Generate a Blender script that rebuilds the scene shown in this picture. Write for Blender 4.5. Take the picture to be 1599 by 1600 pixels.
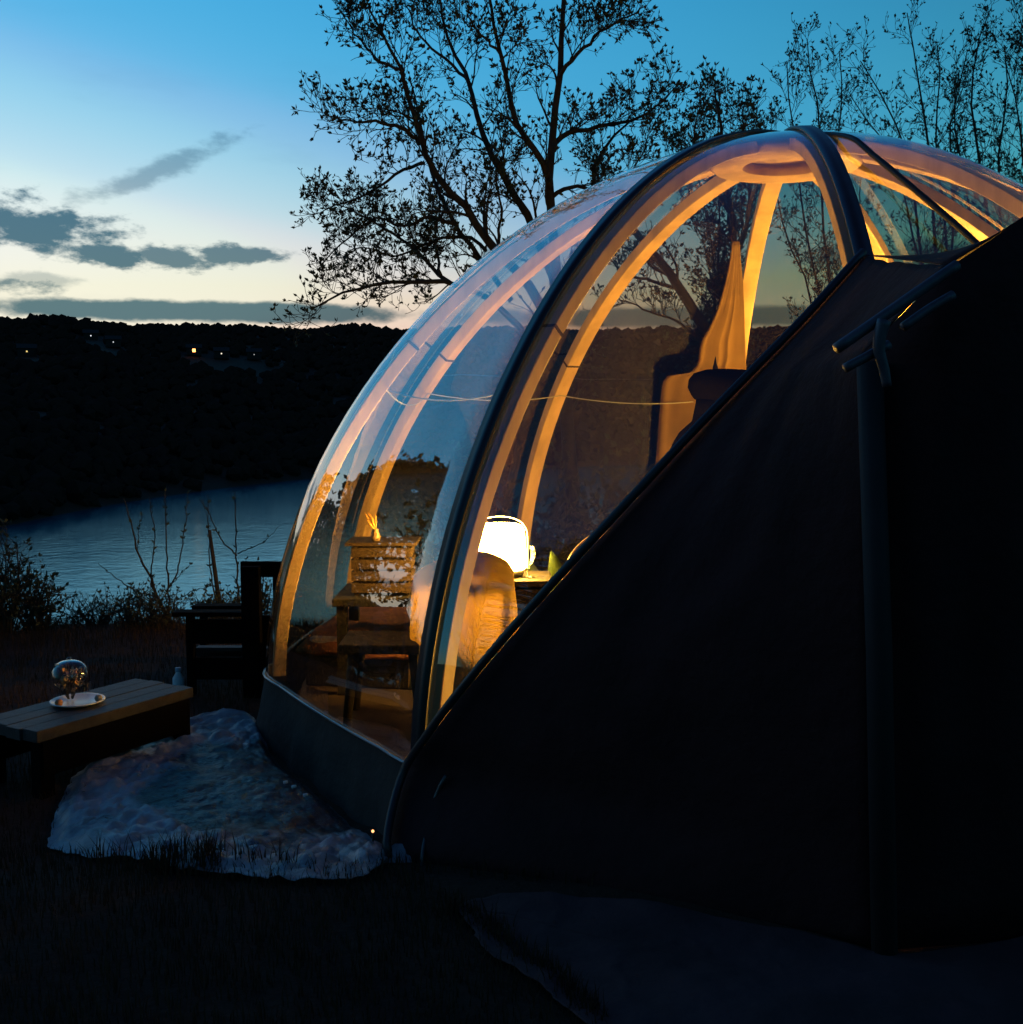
import bpy, math, random
from mathutils import Vector, Matrix, noise
R_ = math.radians
for o in list(bpy.data.objects):
    bpy.data.objects.remove(o)
scene = bpy.context.scene
COL = scene.collection

# ------------------------------------------------------------------ camera
CAM_H, FPX, HORIZON = 1.42, 1749.0, 640.0          # photo pixels are in a 1600 px frame
PITCH = math.atan((800 - HORIZON) / FPX)
cam_data = bpy.data.cameras.new('camera')
cam = bpy.data.objects.new('camera', cam_data)
COL.objects.link(cam)
cam.location = (0, 0, CAM_H)
cam.rotation_euler = (math.pi / 2 - PITCH, 0, 0)
cam_data.sensor_fit = 'AUTO'
cam_data.sensor_width = 36
cam_data.lens = FPX / 1600 * 36
cam_data.clip_start = 0.05
cam_data.clip_end = 6000
scene.camera = cam

# ------------------------------------------------------------------ exposure
vs = scene.view_settings
vs.view_transform = 'Standard'
vs.look = 'None'
vs.exposure = 3.0
vs.gamma = 1.0
scene.cycles.transparent_max_bounces = 32
scene.cycles.max_bounces = 10
scene.cycles.sample_clamp_indirect = 1.5
scene.cycles.caustics_reflective = False
scene.cycles.caustics_refractive = False

# ------------------------------------------------------------------ world: dusk sky after sunset with a few dark clouds
SUN_EL, SUN_AZ = -2.0, -50.0
world = bpy.data.worlds.new('World')
scene.world = world
world.use_nodes = True
wn, wl = world.node_tree.nodes, world.node_tree.links
wbg = wn['Background']
wbg.inputs['Strength'].default_value = 0.125


class NT:
    """tiny helper for node trees"""
    def __init__(s, n, l):
        s.n, s.l = n, l

    def math(s, op, a, b=None, c=None, clamp=False):
        m = s.n.new('ShaderNodeMath')
        m.operation = op
        m.use_clamp = clamp
        for i, v in enumerate((a, b, c)):
            if v is None:
                continue
            if isinstance(v, (int, float)):
                m.inputs[i].default_value = v
            else:
                s.l.new(v, m.inputs[i])
        return m.outputs[0]

    def smooth(s, v, lo, hi):
        m = s.n.new('ShaderNodeMapRange')
        m.interpolation_type = 'SMOOTHSTEP'
        s.l.new(v, m.inputs['Value'])
        m.inputs['From Min'].default_value = lo
        m.inputs['From Max'].default_value = hi
        return m.outputs['Result']

    def mix(s, fac, a, b):
        m = s.n.new('ShaderNodeMix')
        m.data_type = 'RGBA'
        for sock, v in ((m.inputs[0], fac), (m.inputs[6], a), (m.inputs[7], b)):
            if isinstance(v, (int, float)):
                sock.default_value = v
            elif isinstance(v, tuple):
                sock.default_value = (*v, 1) if len(v) == 3 else v
            else:
                s.l.new(v, sock)
        return m.outputs[2]

    def noise(s, vec, scale, detail=4, rough=0.55):
        t = s.n.new('ShaderNodeTexNoise')
        t.inputs['Scale'].default_value = scale
        t.inputs['Detail'].default_value = detail
        t.inputs['Roughness'].default_value = rough
        if vec is not None:
            s.l.new(vec, t.inputs['Vector'])
        return t.outputs['Fac']

    def comb(s, x, y, z=0.0):
        m = s.n.new('ShaderNodeCombineXYZ')
        for i, v in enumerate((x, y, z)):
            if isinstance(v, (int, float)):
                m.inputs[i].default_value = v
            else:
                s.l.new(v, m.inputs[i])
        return m.outputs[0]


W = NT(wn, wl)
sky = wn.new('ShaderNodeTexSky')
sky.sky_type = 'NISHITA'
sky.sun_disc = False
sky.sun_elevation = R_(SUN_EL)
sky.sun_rotation = R_(SUN_AZ)
gain = wn.new('ShaderNodeVectorMath')
gain.operation = 'SCALE'
gain.inputs['Scale'].default_value = 2.0
wl.new(sky.outputs[0], gain.inputs[0])
curve = wn.new('ShaderNodeRGBCurve')
wl.new(gain.outputs[0], curve.inputs['Color'])
cm = curve.mapping
cm.use_clip = False
CURVES = [
    [(0, 0), (0.2, 0.022), (0.33, 0.042), (0.5, 0.10), (0.58, 0.22), (0.68, 0.36), (0.77, 0.50), (0.875, 0.72), (1.0, 0.84), (1.13, 0.90), (1.6, 1.0)],
    [(0, 0), (0.12, 0.018), (0.2, 0.065), (0.28, 0.20), (0.36, 0.315), (0.5, 0.41), (0.62, 0.50), (0.7, 0.63), (0.81, 0.75), (0.87, 0.85), (1.2, 0.93), (1.6, 1.0)],
    [(0, 0), (0.12, 0.025), (0.2, 0.09), (0.3, 0.31), (0.4, 0.56), (0.48, 0.66), (0.64, 0.79), (0.74, 0.86), (1.0, 0.95), (1.6, 1.05)],
]
for ci, pts in enumerate(CURVES):
    c = cm.curves[ci]
    c.points[0].location = pts[0]
    c.points[1].location = pts[-1]
    for p in pts[1:-1]:
        c.points.new(*p)
cm.update()
tc = wn.new('ShaderNodeTexCoord')
sep = wn.new('ShaderNodeSeparateXYZ')
wl.new(tc.outputs['Generated'], sep.inputs[0])
az = W.math('MULTIPLY', W.math('ARCTAN2', sep.outputs[0], sep.outputs[1]), 57.2958)
el = W.math('MULTIPLY', W.math('ARCSINE', sep.outputs[2]), 57.2958)
cv = W.comb(az, el)
n_big = W.noise(W.comb(W.math('MULTIPLY', az, 0.16), W.math('MULTIPLY', el, 0.42)), 1.0, 5, 0.6)
n_small = W.noise(W.comb(W.math('MULTIPLY', az, 0.55), W.math('MULTIPLY', el, 1.1), 7.3), 1.0, 5, 0.62)
wob = W.math('ADD', W.math('MULTIPLY', W.math('SUBTRACT', n_big, 0.5), 2.2), W.math('MULTIPLY', W.math('SUBTRACT', n_small, 0.5), 2.7))
# az, el, half width, half height, tilt, density, softness : clouds seen over the far hills
CLOUDS = [(-23.3, 8.35, 4.1, 1.15, -4, 0.92, 0.75), (-19.6, 7.25, 2.1, 0.6, -6, 0.9, 0.7),
          (-16.9, 7.3, 1.5, 0.55, -4, 0.85, 0.7), (-13.0, 7.55, 2.4, 0.5, 2, 0.85, 0.7),
          (-17.4, 11.1, 3.6, 0.55, 24, 0.5, 1.3), 
          (-22.6, 6.0, 1.5, 0.3, 0, 0.4, 1.2), (-15.5, 4.75, 11.0, 0.55, 0, 0.9, 0.5),
          (1.0, 8.1, 2.0, 0.6, 8, 0.7, 0.9), (-29.0, 5.6, 5.0, 0.7, 0, 0.8, 0.9), (10.0, 4.6, 15.0, 0.5, 0, 0.8, 0.6),
          (-42.0, 8.6, 6.0, 0.9, 2, 0.8, 0.9), (-62.0, 7.0, 7.0, 0.8, 0, 0.8, 0.9),
          (22.0, 7.4, 6.0, 0.7, 2, 0.75, 1.0), (48.0, 8.0, 8.0, 1.0, -2, 0.75, 1.0)]
cloud = None
for (a0, e0, hw, hh, tilt, dens, soft) in CLOUDS:
    if hw < 9:
        hw, hh = hw * 1.02, hh * 0.9
    da, de = W.math('SUBTRACT', az, a0), W.math('SUBTRACT', el, e0)
    ct, st = math.cos(R_(tilt)), math.sin(R_(tilt))
    u = W.math('DIVIDE', W.math('ADD', W.math('MULTIPLY', da, ct), W.math('MULTIPLY', de, st)), hw)
    v = W.math('DIVIDE', W.math('SUBTRACT', W.math('MULTIPLY', de, ct), W.math('MULTIPLY', da, st)), hh)
    dd = W.math('SQRT', W.math('ADD', W.math('MULTIPLY', u, u), W.math('MULTIPLY', v, v)))
    dd = W.math('ADD', dd, W.math('MULTIPLY', wob, 0.3 if hw > 9 else 1.0))
    m = W.math('MULTIPLY', W.math('SUBTRACT', 1.0, W.smooth(dd, 1.0 - soft * 0.55, 1.0 + soft * 0.35)), dens)
    cloud = m if cloud is None else W.math('MAXIMUM', cloud, m)
veil = W.noise(W.comb(W.math('MULTIPLY', az, 0.09), W.math('MULTIPLY', el, 0.35), 3.1), 1.0, 5, 0.6)
veil = W.math('MULTIPLY', W.smooth(veil, 0.50, 0.80), W.math('SUBTRACT', 1.0, W.smooth(el, 8.0, 22.0)))
cloud = W.math('MAXIMUM', cloud, W.math('MULTIPLY', veil, 0.16))
sp_ = wn.new('ShaderNodeSeparateColor')
wl.new(curve.outputs[0], sp_.inputs[0])
cb_ = wn.new('ShaderNodeCombineColor')          # thick air low down scatters the yellow back to cream
wl.new(sp_.outputs[0], cb_.inputs[0])
wl.new(sp_.outputs[1], cb_.inputs[1])
wl.new(W.math('MAXIMUM', sp_.outputs[2], W.math('MULTIPLY', sp_.outputs[1], 0.80)), cb_.inputs[2])
SKY = cb_.outputs[0]
dark = wn.new('ShaderNodeVectorMath')
dark.operation = 'MULTIPLY'
wl.new(SKY, dark.inputs[0])
dark.inputs[1].default_value = (0.025, 0.14, 0.23)
wl.new(W.mix(cloud, SKY, dark.outputs[0]), wbg.inputs['Color'])

# ------------------------------------------------------------------ pixel / dome geometry helpers
def ray(px, py):
    u, v = (px - 800) / FPX, (800 - py) / FPX
    return Vector((u, math.cos(PITCH) + v * math.sin(PITCH), -math.sin(PITCH) + v * math.cos(PITCH)))


CP = Vector((0, 0, CAM_H))


def at(px, py, Y):
    d = ray(px, py)
    return CP + d * (Y / d.y)


def at_z(px, py, z):
    d = ray(px, py)
    return CP + d * ((z - CAM_H) / d.z)


XA, DD = 0.235, 5.5
DOME_R, DOME_H, DOME_N, RING_Z = 2.406, 2.392, 1.807, 0.27
DC = Vector((DD * math.sin(XA), DD * math.cos(XA), RING_Z))
TO_CAM = Vector((-math.sin(XA), -math.cos(XA), 0))
LEFT = Vector((-math.cos(XA), math.sin(XA), 0))
RIB0 = 27.2


def dome_F(P):
    q = P - DC
    return (math.hypot(q.x, q.y) / DOME_R) ** DOME_N + (max(q.z, 0) / DOME_H) ** DOME_N - 1


def dome_normal(P):
    e = 1e-4
    g = Vector([dome_F(P + Vector([e if i == j else 0 for j in range(3)])) - dome_F(P - Vector([e if i == j else 0 for j in range(3)])) for i in range(3)])
    return g.normalized()


def dome_hit(px, py, off=0.0, far=False):
    d = ray(px, py).normalized()
    ts = [2.0 + 0.01 * i for i in range(750)]
    if far:
        ts.reverse()
    prev = None
    for t in ts:
        if dome_F(CP + d * t) < 0:
            a, b = prev if prev else t, t
            for _ in range(20):
                m = (a + b) / 2
                if dome_F(CP + d * m) < 0:
                    b = m
                else:
                    a = m
            P = CP + d * b
            return P + dome_normal(P) * off
        prev = t
    return None


def dome_pt(phi, t, off=0.0):
    """phi degrees from the camera side towards the left, t 0 (ring) .. 1 (apex)"""
    a = t * math.pi / 2
    r = DOME_R * max(math.cos(a), 0) ** (2 / DOME_N)
    z = DOME_H * max(math.sin(a), 0) ** (2 / DOME_N)
    rad = TO_CAM * math.cos(R_(phi)) + LEFT * math.sin(R_(phi))
    P = DC + rad * r + Vector((0, 0, z))
    if off:
        nr = (max(r, 1e-6) / DOME_R) ** (DOME_N - 1) / DOME_R
        nz = (max(z, 1e-6) / DOME_H) ** (DOME_N - 1) / DOME_H
        n = (rad * nr + Vector((0, 0, nz))).normalized()
        P = P + n * off
    return P


def dome_frame(phi, t):
    a = t * math.pi / 2
    r = DOME_R * max(math.cos(a), 0) ** (2 / DOME_N)
    z = DOME_H * max(math.sin(a), 0) ** (2 / DOME_N)
    rad = TO_CAM * math.cos(R_(phi)) + LEFT * math.sin(R_(phi))
    nr = (max(r, 1e-6) / DOME_R) ** (DOME_N - 1) / DOME_R
    nz = (max(z, 1e-6) / DOME_H) ** (DOME_N - 1) / DOME_H
    n = (rad * nr + Vector((0, 0, nz))).normalized()
    return DC + rad * r + Vector((0, 0, z)), n, Vector((-rad.y, rad.x, 0))


def dome_flat(phi, t, off=0.0):
    """the stretched sheet: nearly flat between one rib and the next"""
    k = math.floor((phi - RIB0) / 36)
    p0 = RIB0 + 36 * k
    u = (phi - p0) / 36
    A, B = dome_pt(p0, t, off), dome_pt(p0 + 36, t, off)
    return dome_pt(phi, t, off).lerp(A.lerp(B, u), 0.74 * min(1, math.sin(math.pi * u) * 2.2))


# ------------------------------------------------------------------ materials
MATS = {}


def mat(name, col, rough=0.7, metal=0.0, var=0.0, scale=8.0, bump=0.0, bscale=40.0, spec=0.4, col2=None, stretch=None, emit=None, trans=0.0):
    if name in MATS:
        return MATS[name]
    m = bpy.data.materials.new(name)
    m.use_nodes = True
    n, l = m.node_tree.nodes, m.node_tree.links
    b = n['Principled BSDF']
    b.inputs['Base Color'].default_value = (*col, 1)
    b.inputs['Roughness'].default_value = rough
    b.inputs['Metallic'].default_value = metal
    b.inputs['Specular IOR Level'].default_value = spec
    T = NT(n, l)
    vec = None
    if var or bump:
        t = n.new('ShaderNodeTexCoord')
        mp = n.new('ShaderNodeMapping')
        if stretch:
            mp.inputs['Scale'].default_value = stretch
        l.new(t.outputs['Object'], mp.inputs[0])
        vec = mp.outputs[0]
    if var:
        f = T.noise(vec, scale, 6, 0.6)
        c2 = col2 or tuple(c * (1 - var) for c in col)
        l.new(T.mix(T.smooth(f, 0.35, 0.68), col, c2), b.inputs['Base Color'])
    if bump:
        bp = n.new('ShaderNodeBump')
        bp.inputs['Strength'].default_value = bump
        bp.inputs['Distance'].default_value = 0.02
        l.new(T.noise(vec, bscale, 5, 0.6), bp.inputs['Height'])
        l.new(bp.outputs[0], b.inputs['Normal'])
    if emit:
        b.inputs['Emission Color'].default_value = (*emit[0], 1)
        b.inputs['Emission Strength'].default_value = emit[1]
    if trans:
        out = n['Material Output']
        tr = n.new('ShaderNodeBsdfTranslucent')
        tr.inputs[0].default_value = (*col, 1)
        mx = n.new('ShaderNodeMixShader')
        mx.inputs[0].default_value = trans
        l.new(b.outputs[0], mx.inputs[1])
        l.new(tr.outputs[0], mx.inputs[2])
        l.new(mx.outputs[0], out.inputs[0])
    MATS[name] = m
    return m


def glass_mat(name, tint, f0, rough=0.01, smear=0.0, wave=0.0):
    """clear sheet: light goes straight through, grazing views mirror the surroundings"""
    m = bpy.data.materials.new(name)
    m.use_nodes = True
    n, l = m.node_tree.nodes, m.node_tree.links
    n.remove(n['Principled BSDF'])
    T = NT(n, l)
    tr = n.new('ShaderNodeBsdfTransparent')
    tr.inputs[0].default_value = (*tint, 1)
    gl = n.new('ShaderNodeBsdfGlossy')
    gl.inputs['Roughness'].default_value = rough
    gl.inputs['Color'].default_value = (1, 1, 1, 1)
    lw = n.new('ShaderNodeLayerWeight')
    lw.inputs[0].default_value = 0.5
    fac = T.math('ADD', T.math('MULTIPLY', T.math('POWER', lw.outputs['Facing'], 3.0), 1 - f0), f0, clamp=True)
    mx = n.new('ShaderNodeMixShader')
    l.new(fac, mx.inputs[0])
    l.new(tr.outputs[0], mx.inputs[1])
    l.new(gl.outputs[0], mx.inputs[2])
    sh = mx.outputs[0]
    if wave:
        tcn = n.new('ShaderNodeTexCoord')
        bp = n.new('ShaderNodeBump')
        bp.inputs['Strength'].default_value = wave
        bp.inputs['Distance'].default_value = 0.05
        l.new(T.noise(tcn.outputs['Object'], 1.6, 1, 0.5), bp.inputs['Height'])
        l.new(bp.outputs[0], gl.inputs['Normal'])
    l.new(sh, n['Material Output'].inputs[0])
    return m


M_GLASS = glass_mat('clear_panel', (0.88, 0.83, 0.72), 0.13, 0.008, 0.0, 0.02)
M_SMALLGLASS = glass_mat('thin_glass', (0.93, 0.94, 0.93), 0.035, 0.06)
M_WOOD = mat('laminated_wood', (0.62, 0.42, 0.24), 0.5, var=0.35, scale=5, bump=0.05, bscale=30, stretch=(1, 1, 0.25))
M_STRIP = mat('black_seam', (0.011, 0.012, 0.016), 0.38, spec=0.5, var=0.3, scale=20)
M_CANVAS = mat('black_canvas', (0.034, 0.010, 0.011), 0.85, var=0.4, scale=3, bump=0.5, bscale=14, spec=0.2)
M_SKIRT = mat('skirt_fabric', (0.026, 0.018, 0.017), 0.75, var=0.5, scale=5, bump=0.4, bscale=9)
M_METAL = mat('grey_tube', (0.075, 0.075, 0.10), 0.5, 0.2, var=0.3, scale=30)
M_TRIM = mat('bright_trim', (0.55, 0.56, 0.58), 0.28, 0.9)
M_RING = mat('ring_trim', (0.16, 0.17, 0.19), 0.22, 0.6)
M_DARKWOOD = mat('dark_wood', (0.016, 0.012, 0.010), 0.75, var=0.5, scale=9, bump=0.3, bscale=30, stretch=(1, 1, 1))
M_STAIN = mat('dark_stain', (0.0035, 0.003, 0.003), 0.9, var=0.4, scale=9, bump=0.3, bscale=30, spec=0.05)
M_PLANK = mat('weathered_plank', (0.027, 0.027, 0.031), 0.55, var=0.55, scale=7, bump=0.4, bscale=45, stretch=(0.6, 6, 6))
M_BARK = mat('bark', (0.028, 0.023, 0.02), 0.9, var=0.5, scale=12)
M_TWIG = mat('twig', (0.026, 0.022, 0.018), 0.9)
M_LEAF = mat('young_leaf', (0.045, 0.055, 0.026), 0.7, var=0.4, scale=2, trans=0.25)
M_NEEDLE = mat('needle_leaf', (0.022, 0.032, 0.018), 0.8, var=0.4, scale=2)
M_FLOOR = mat('dome_floor', (0.055, 0.038, 0.030), 0.6, var=0.3, scale=3, bump=0.1, stretch=(8, 0.6, 1))
M_ROPE = mat('pale_cord', (0.32, 0.30, 0.27), 0.9)
M_BLACK = mat('black_rubber', (0.01, 0.01, 0.011), 0.6)


# ------------------------------------------------------------------ mesh helpers
class MB:
    def __init__(s):
        s.v, s.f = [], []

    def add(s, vs_, fs):
        o = len(s.v)
        s.v.extend([tuple(p) for p in vs_])
        s.f.extend([tuple(i + o for i in f) for f in fs])

    def tube(s, pts, rad, n=8, cap=True):
        pts = [Vector(p) for p in pts]
        if isinstance(rad, (int, float)):
            rad = [rad] * len(pts)
        ring = []
        t0 = (pts[1] - pts[0]).normalized()
        ref = Vector((0, 0, 1)) if abs(t0.z) < 0.9 else Vector((1, 0, 0))
        nrm = t0.cross(ref).normalized()
        for i, p in enumerate(pts):
            a = pts[max(i - 1, 0)]
            b = pts[min(i + 1, len(pts) - 1)]
            t = (b - a).normalized()
            nrm = (nrm - t * nrm.dot(t))
            if nrm.length < 1e-6:
                nrm = t.orthogonal()
            nrm.normalize()
            bn = t.cross(nrm)
            ring.append([p + (nrm * math.cos(2 * math.pi * k / n) + bn * math.sin(2 * math.pi * k / n)) * rad[i] for k in range(n)])
        o = len(s.v)
        for r in ring:
            s.v.extend([tuple(p) for p in r])
        for i in range(len(pts) - 1):
            for k in range(n):
                k2 = (k + 1) % n
                s.f.append((o + i * n + k, o + i * n + k2, o + (i + 1) * n + k2, o + (i + 1) * n + k))
        if cap:
            s.f.append(tuple(o + k for k in reversed(range(n))))
            s.f.append(tuple(o + (len(pts) - 1) * n + k for k in range(n)))

    def box(s, c, size, rot=None, taper=1.0):
        hx, hy, hz = size[0] / 2, size[1] / 2, size[2] / 2
        vs_ = [Vector((x * hx * (taper if z > 0 else 1), y * hy * (taper if z > 0 else 1), z * hz)) for z in (-1, 1) for y in (-1, 1) for x in (-1, 1)]
        if rot is not None:
            M = rot if isinstance(rot, Matrix) else Matrix.Rotation(rot, 3, 'Z')
            vs_ = [M @ p for p in vs_]
        c = Vector(c)
        s.add([p + c for p in vs_], [(0, 2, 3, 1), (4, 5, 7, 6), (0, 1, 5, 4), (2, 6, 7, 3), (0, 4, 6, 2), (1, 3, 7, 5)])

    def lathe(s, prof, c, n=32):
        c = Vector(c)
        o = len(s.v)
        for (r, z) in prof:
            for k in range(n):
                a = 2 * math.pi * k / n
                s.v.append(tuple(c + Vector((r * math.cos(a), r * math.sin(a), z))))
        for i in range(len(prof) - 1):
            for k in range(n):
                k2 = (k + 1) % n
                s.f.append((o + i * n + k, o + i * n + k2, o + (i + 1) * n + k2, o + (i + 1) * n + k))

    def grid(s, rows):
        o = len(s.v)
        m = len(rows[0])
        for r in rows:
            s.v.extend([tuple(p) for p in r])
        for i in range(len(rows) - 1):
            for k in range(m - 1):
                s.f.append((o + i * m + k, o + i * m + k + 1, o + (i + 1) * m + k + 1, o + (i + 1) * m + k))

    def build(s, name, material, parent=None, smooth=True, bevel=0.0, solid=0.0, subd=0, origin=None):
        if origin is None and parent is None:
            xs = [p[0] for p in s.v]; ys = [p[1] for p in s.v]; zs = [p[2] for p in s.v]
            origin = Vector(((min(xs) + max(xs)) / 2, (min(ys) + max(ys)) / 2, min(zs)))
        if parent is not None:
            origin = world_loc(parent)
        me = bpy.data.meshes.new(name)
        me.from_pydata([(p[0] - origin.x, p[1] - origin.y, p[2] - origin.z) for p in s.v], [], s.f)
        me.materials.append(material)
        me.update()
        if smooth:
            me.polygons.foreach_set('use_smooth', [True] * len(me.polygons))
        o = bpy.data.objects.new(name, me)
        COL.objects.link(o)
        if parent is not None:
            o.parent = parent
            o.location = (0, 0, 0)
        else:
            o.location = origin
        if bevel:
            b = o.modifiers.new('bevel', 'BEVEL')
            b.width = bevel
            b.segments = 2
        if solid:
            b = o.modifiers.new('solid', 'SOLIDIFY')
            b.thickness = solid
            b.offset = 0
        if subd:
            b = o.modifiers.new('sub', 'SUBSURF')
            b.levels = b.render_levels = subd
        return o


def world_loc(o):
    p = Vector((0, 0, 0))
    while o is not None:
        p = p + Vector(o.location)
        o = o.parent
    return p


def tag(o, label, cat, group=None):
    o['label'] = label
    o['category'] = cat
    if group:
        o['group'] = group
    return o


def thing(name, label, cat, loc, group=None):
    o = bpy.data.objects.new(name, None)
    COL.objects.link(o)
    o.empty_display_size = 0.1
    o.location = loc
    return tag(o, label, cat, group)


def structure(o):
    o['kind'] = 'structure'
    return o


def resample(pts, n):
    pts = [Vector(p) for p in pts]
    L = [0]
    for a, b in zip(pts, pts[1:]):
        L.append(L[-1] + (b - a).length)
    out = []
    j = 0
    for i in range(n):
        t = L[-1] * i / (n - 1)
        while j < len(L) - 2 and L[j + 1] < t:
            j += 1
        u = (t - L[j]) / max(L[j + 1] - L[j], 1e-9)
        out.append(pts[j].lerp(pts[j + 1], min(max(u, 0), 1)))
    return out


def smooth_path(pts, n):
    """Catmull-Rom through the points, evenly resampled"""
    P = [Vector(p) for p in pts]
    if len(P) < 3:
        return resample(P, n)
    P = [P[0] * 2 - P[1]] + P + [P[-1] * 2 - P[-2]]
    out = []
    for i in range(1, len(P) - 2):
        for k in range(8):
            t = k / 8
            a, b, c, d = P[i - 1], P[i], P[i + 1], P[i + 2]
            out.append(0.5 * ((2 * b) + (c - a) * t + (2 * a - 5 * b + 4 * c - d) * t * t + (3 * b - a - 3 * c + d) * t ** 3))
    out.append(P[-2])
    return resample(out, n)


def sstep(x, a, b):
    t = min(max((x - a) / (b - a), 0), 1)
    return t * t * (3 - 2 * t)


def interp(x, xs, ys):
    if x <= xs[0]:
        return ys[0]
    for i in range(len(xs) - 1):
        if x <= xs[i + 1]:
            u = (x - xs[i]) / (xs[i + 1] - xs[i])
            return ys[i] + (ys[i + 1] - ys[i]) * u
    return ys[-1]


def fbm(x, y, z=0.0, o=4):
    return noise.fractal(Vector((x, y, z)), 1.0, 2.0, o)


# ------------------------------------------------------------------ terrain, river
WATER_Z = -18.0


def bank_dist(a):
    return interp(a, [-100, -60, -40, -24.6, -10.4, 6, 30, 70, 100], [330, 190, 180, 206, 323, 400, 430, 380, 330])


def terr(x, y):
    d = math.hypot(x, y)
    a = math.degrees(math.atan2(x, y))
    rim = 7.4 + 0.35 * fbm(a * 0.08, 3.0) + 0.25 * math.sin(a * 0.2)
    # front: lawn, slope, river bed, far bank, hills
    lawn = 0.12 * sstep(3.7 - y, 0, 0.9) + 0.03 * fbm(x * 0.8, y * 0.8)
    dy = max(d - rim, 0)
    zf = lawn - 0.46 * dy * dy / (dy + 1.2)
    zf = max(zf, WATER_Z - 2)
    db = bank_dist(a)
    s = d - db
    if s > -20:
        dc = db + 430
        zc = 1.42 + 0.067 * dc + 0.5 * fbm(a * 0.22, 1.7, 0, 5) * 6
        k = sstep(s, -40, 430)
        far = WATER_Z - 2 + (zc - WATER_Z + 2) * (0.25 * k + 0.75 * min(max((s + 12) / 442, 0), 1) ** 0.85)
        far += 2.5 * fbm(x * 0.012, y * 0.012) * sstep(s, 20, 120)
        if s > 430:
            far -= (s - 430) * 0.02
        zf = max(zf, far)
    # behind: hillside rising away from the river
    zb = lawn + 0.16 * max(d - 14, 0) ** 0.97 + 0.8 * fbm(x * 0.05, y * 0.05) * sstep(d, 12, 40)
    zb = min(zb, 90)
    w = sstep(abs(a), 84, 128)
    return zf * (1 - w) + zb * w


mb = MB()
azs = [-180 + 4 * i for i in range(36)] + [-36 + 0.75 * i for i in range(97)] + [40 + 4 * i for i in range(36)]
azs = sorted(set(azs))
if azs[-1] >= 180:
    azs = [a for a in azs if a < 180]
rads = [0.4]
while rads[-1] < 3200:
    rads.append(rads[-1] * 1.045 + 0.12)
N = len(azs)
mb.v.append((0, 0, terr(0, 0.01)))
for d in rads:
    for a in azs:
        x, y = d * math.sin(R_(a)), d * math.cos(R_(a))
        mb.v.append((x, y, terr(x, y)))
for k in range(N):
    mb.f.append((0, 1 + (k + 1) % N, 1 + k))
for i in range(len(rads) - 1):
    for k in range(N):
        k2 = (k + 1) % N
        mb.f.append((1 + i * N + k, 1 + i * N + k2, 1 + (i + 1) * N + k2, 1 + (i + 1) * N + k))
M_GROUND = mat('soil_and_grass', (0.045, 0.026, 0.018), 0.95, var=0.6, scale=3.0, bump=0.6, bscale=25, spec=0.1, col2=(0.032, 0.018, 0.014))
ground = structure(mb.build('ground', M_GROUND, origin=Vector((0, 0, 0))))

M_WATER = bpy.data.materials.new('river_water')
M_WATER.use_nodes = True
n, l = M_WATER.node_tree.nodes, M_WATER.node_tree.links
b = n['Principled BSDF']
b.inputs['Base Color'].default_value = (0.014, 0.075, 0.12, 1)
b.inputs['Roughness'].default_value = 0.10
b.inputs['IOR'].default_value = 1.33
b.inputs['Specular Tint'].default_value = (0.5, 0.9, 1.0, 1)
T = NT(n, l)
t = n.new('ShaderNodeTexCoord')
bp = n.new('ShaderNodeBump')
bp.inputs['Strength'].default_value = 0.05
bp.inputs['Distance'].default_value = 1.0
l.new(T.math('ADD', T.noise(t.outputs['Object'], 0.5, 4, 0.6), T.math('MULTIPLY', T.noise(t.outputs['Object'], 0.06, 3, 0.5), 1.5)), bp.inputs['Height'])
fr_ = n.new('ShaderNodeFresnel')
fr_.inputs['IOR'].default_value = 2.1
l.new(bp.outputs[0], fr_.inputs['Normal'])
gl_ = n.new('ShaderNodeBsdfGlossy')
gl_.inputs['Color'].default_value = (0.38, 0.80, 1.0, 1)
gl_.inputs['Roughness'].default_value = 0.12
l.new(bp.outputs[0], gl_.inputs['Normal'])
df_ = n.new('ShaderNodeBsdfDiffuse')
df_.inputs['Color'].default_value = (0.014, 0.075, 0.12, 1)
mx_ = n.new('ShaderNodeMixShader')
l.new(fr_.outputs[0], mx_.inputs[0])
l.new(df_.outputs[0], mx_.inputs[1])
l.new(gl_.outputs[0], mx_.inputs[2])
l.new(mx_.outputs[0], n['Material Output'].inputs[0])
mb = MB()
mb.grid([[Vector((-1200 + 100 * i, 20 + 60 * j, WATER_Z)) for i in range(25)] for j in range(21)])
structure(mb.build('river_water', M_WATER, origin=Vector((0, 0, WATER_Z))))


def terr_hit(px, py, tmax=1500):
    d = ray(px, py)
    t = 60.0
    while t < tmax:
        P = CP + d * t
        if P.z < terr(P.x, P.y):
            return P
        t += 2.0
    return None


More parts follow.
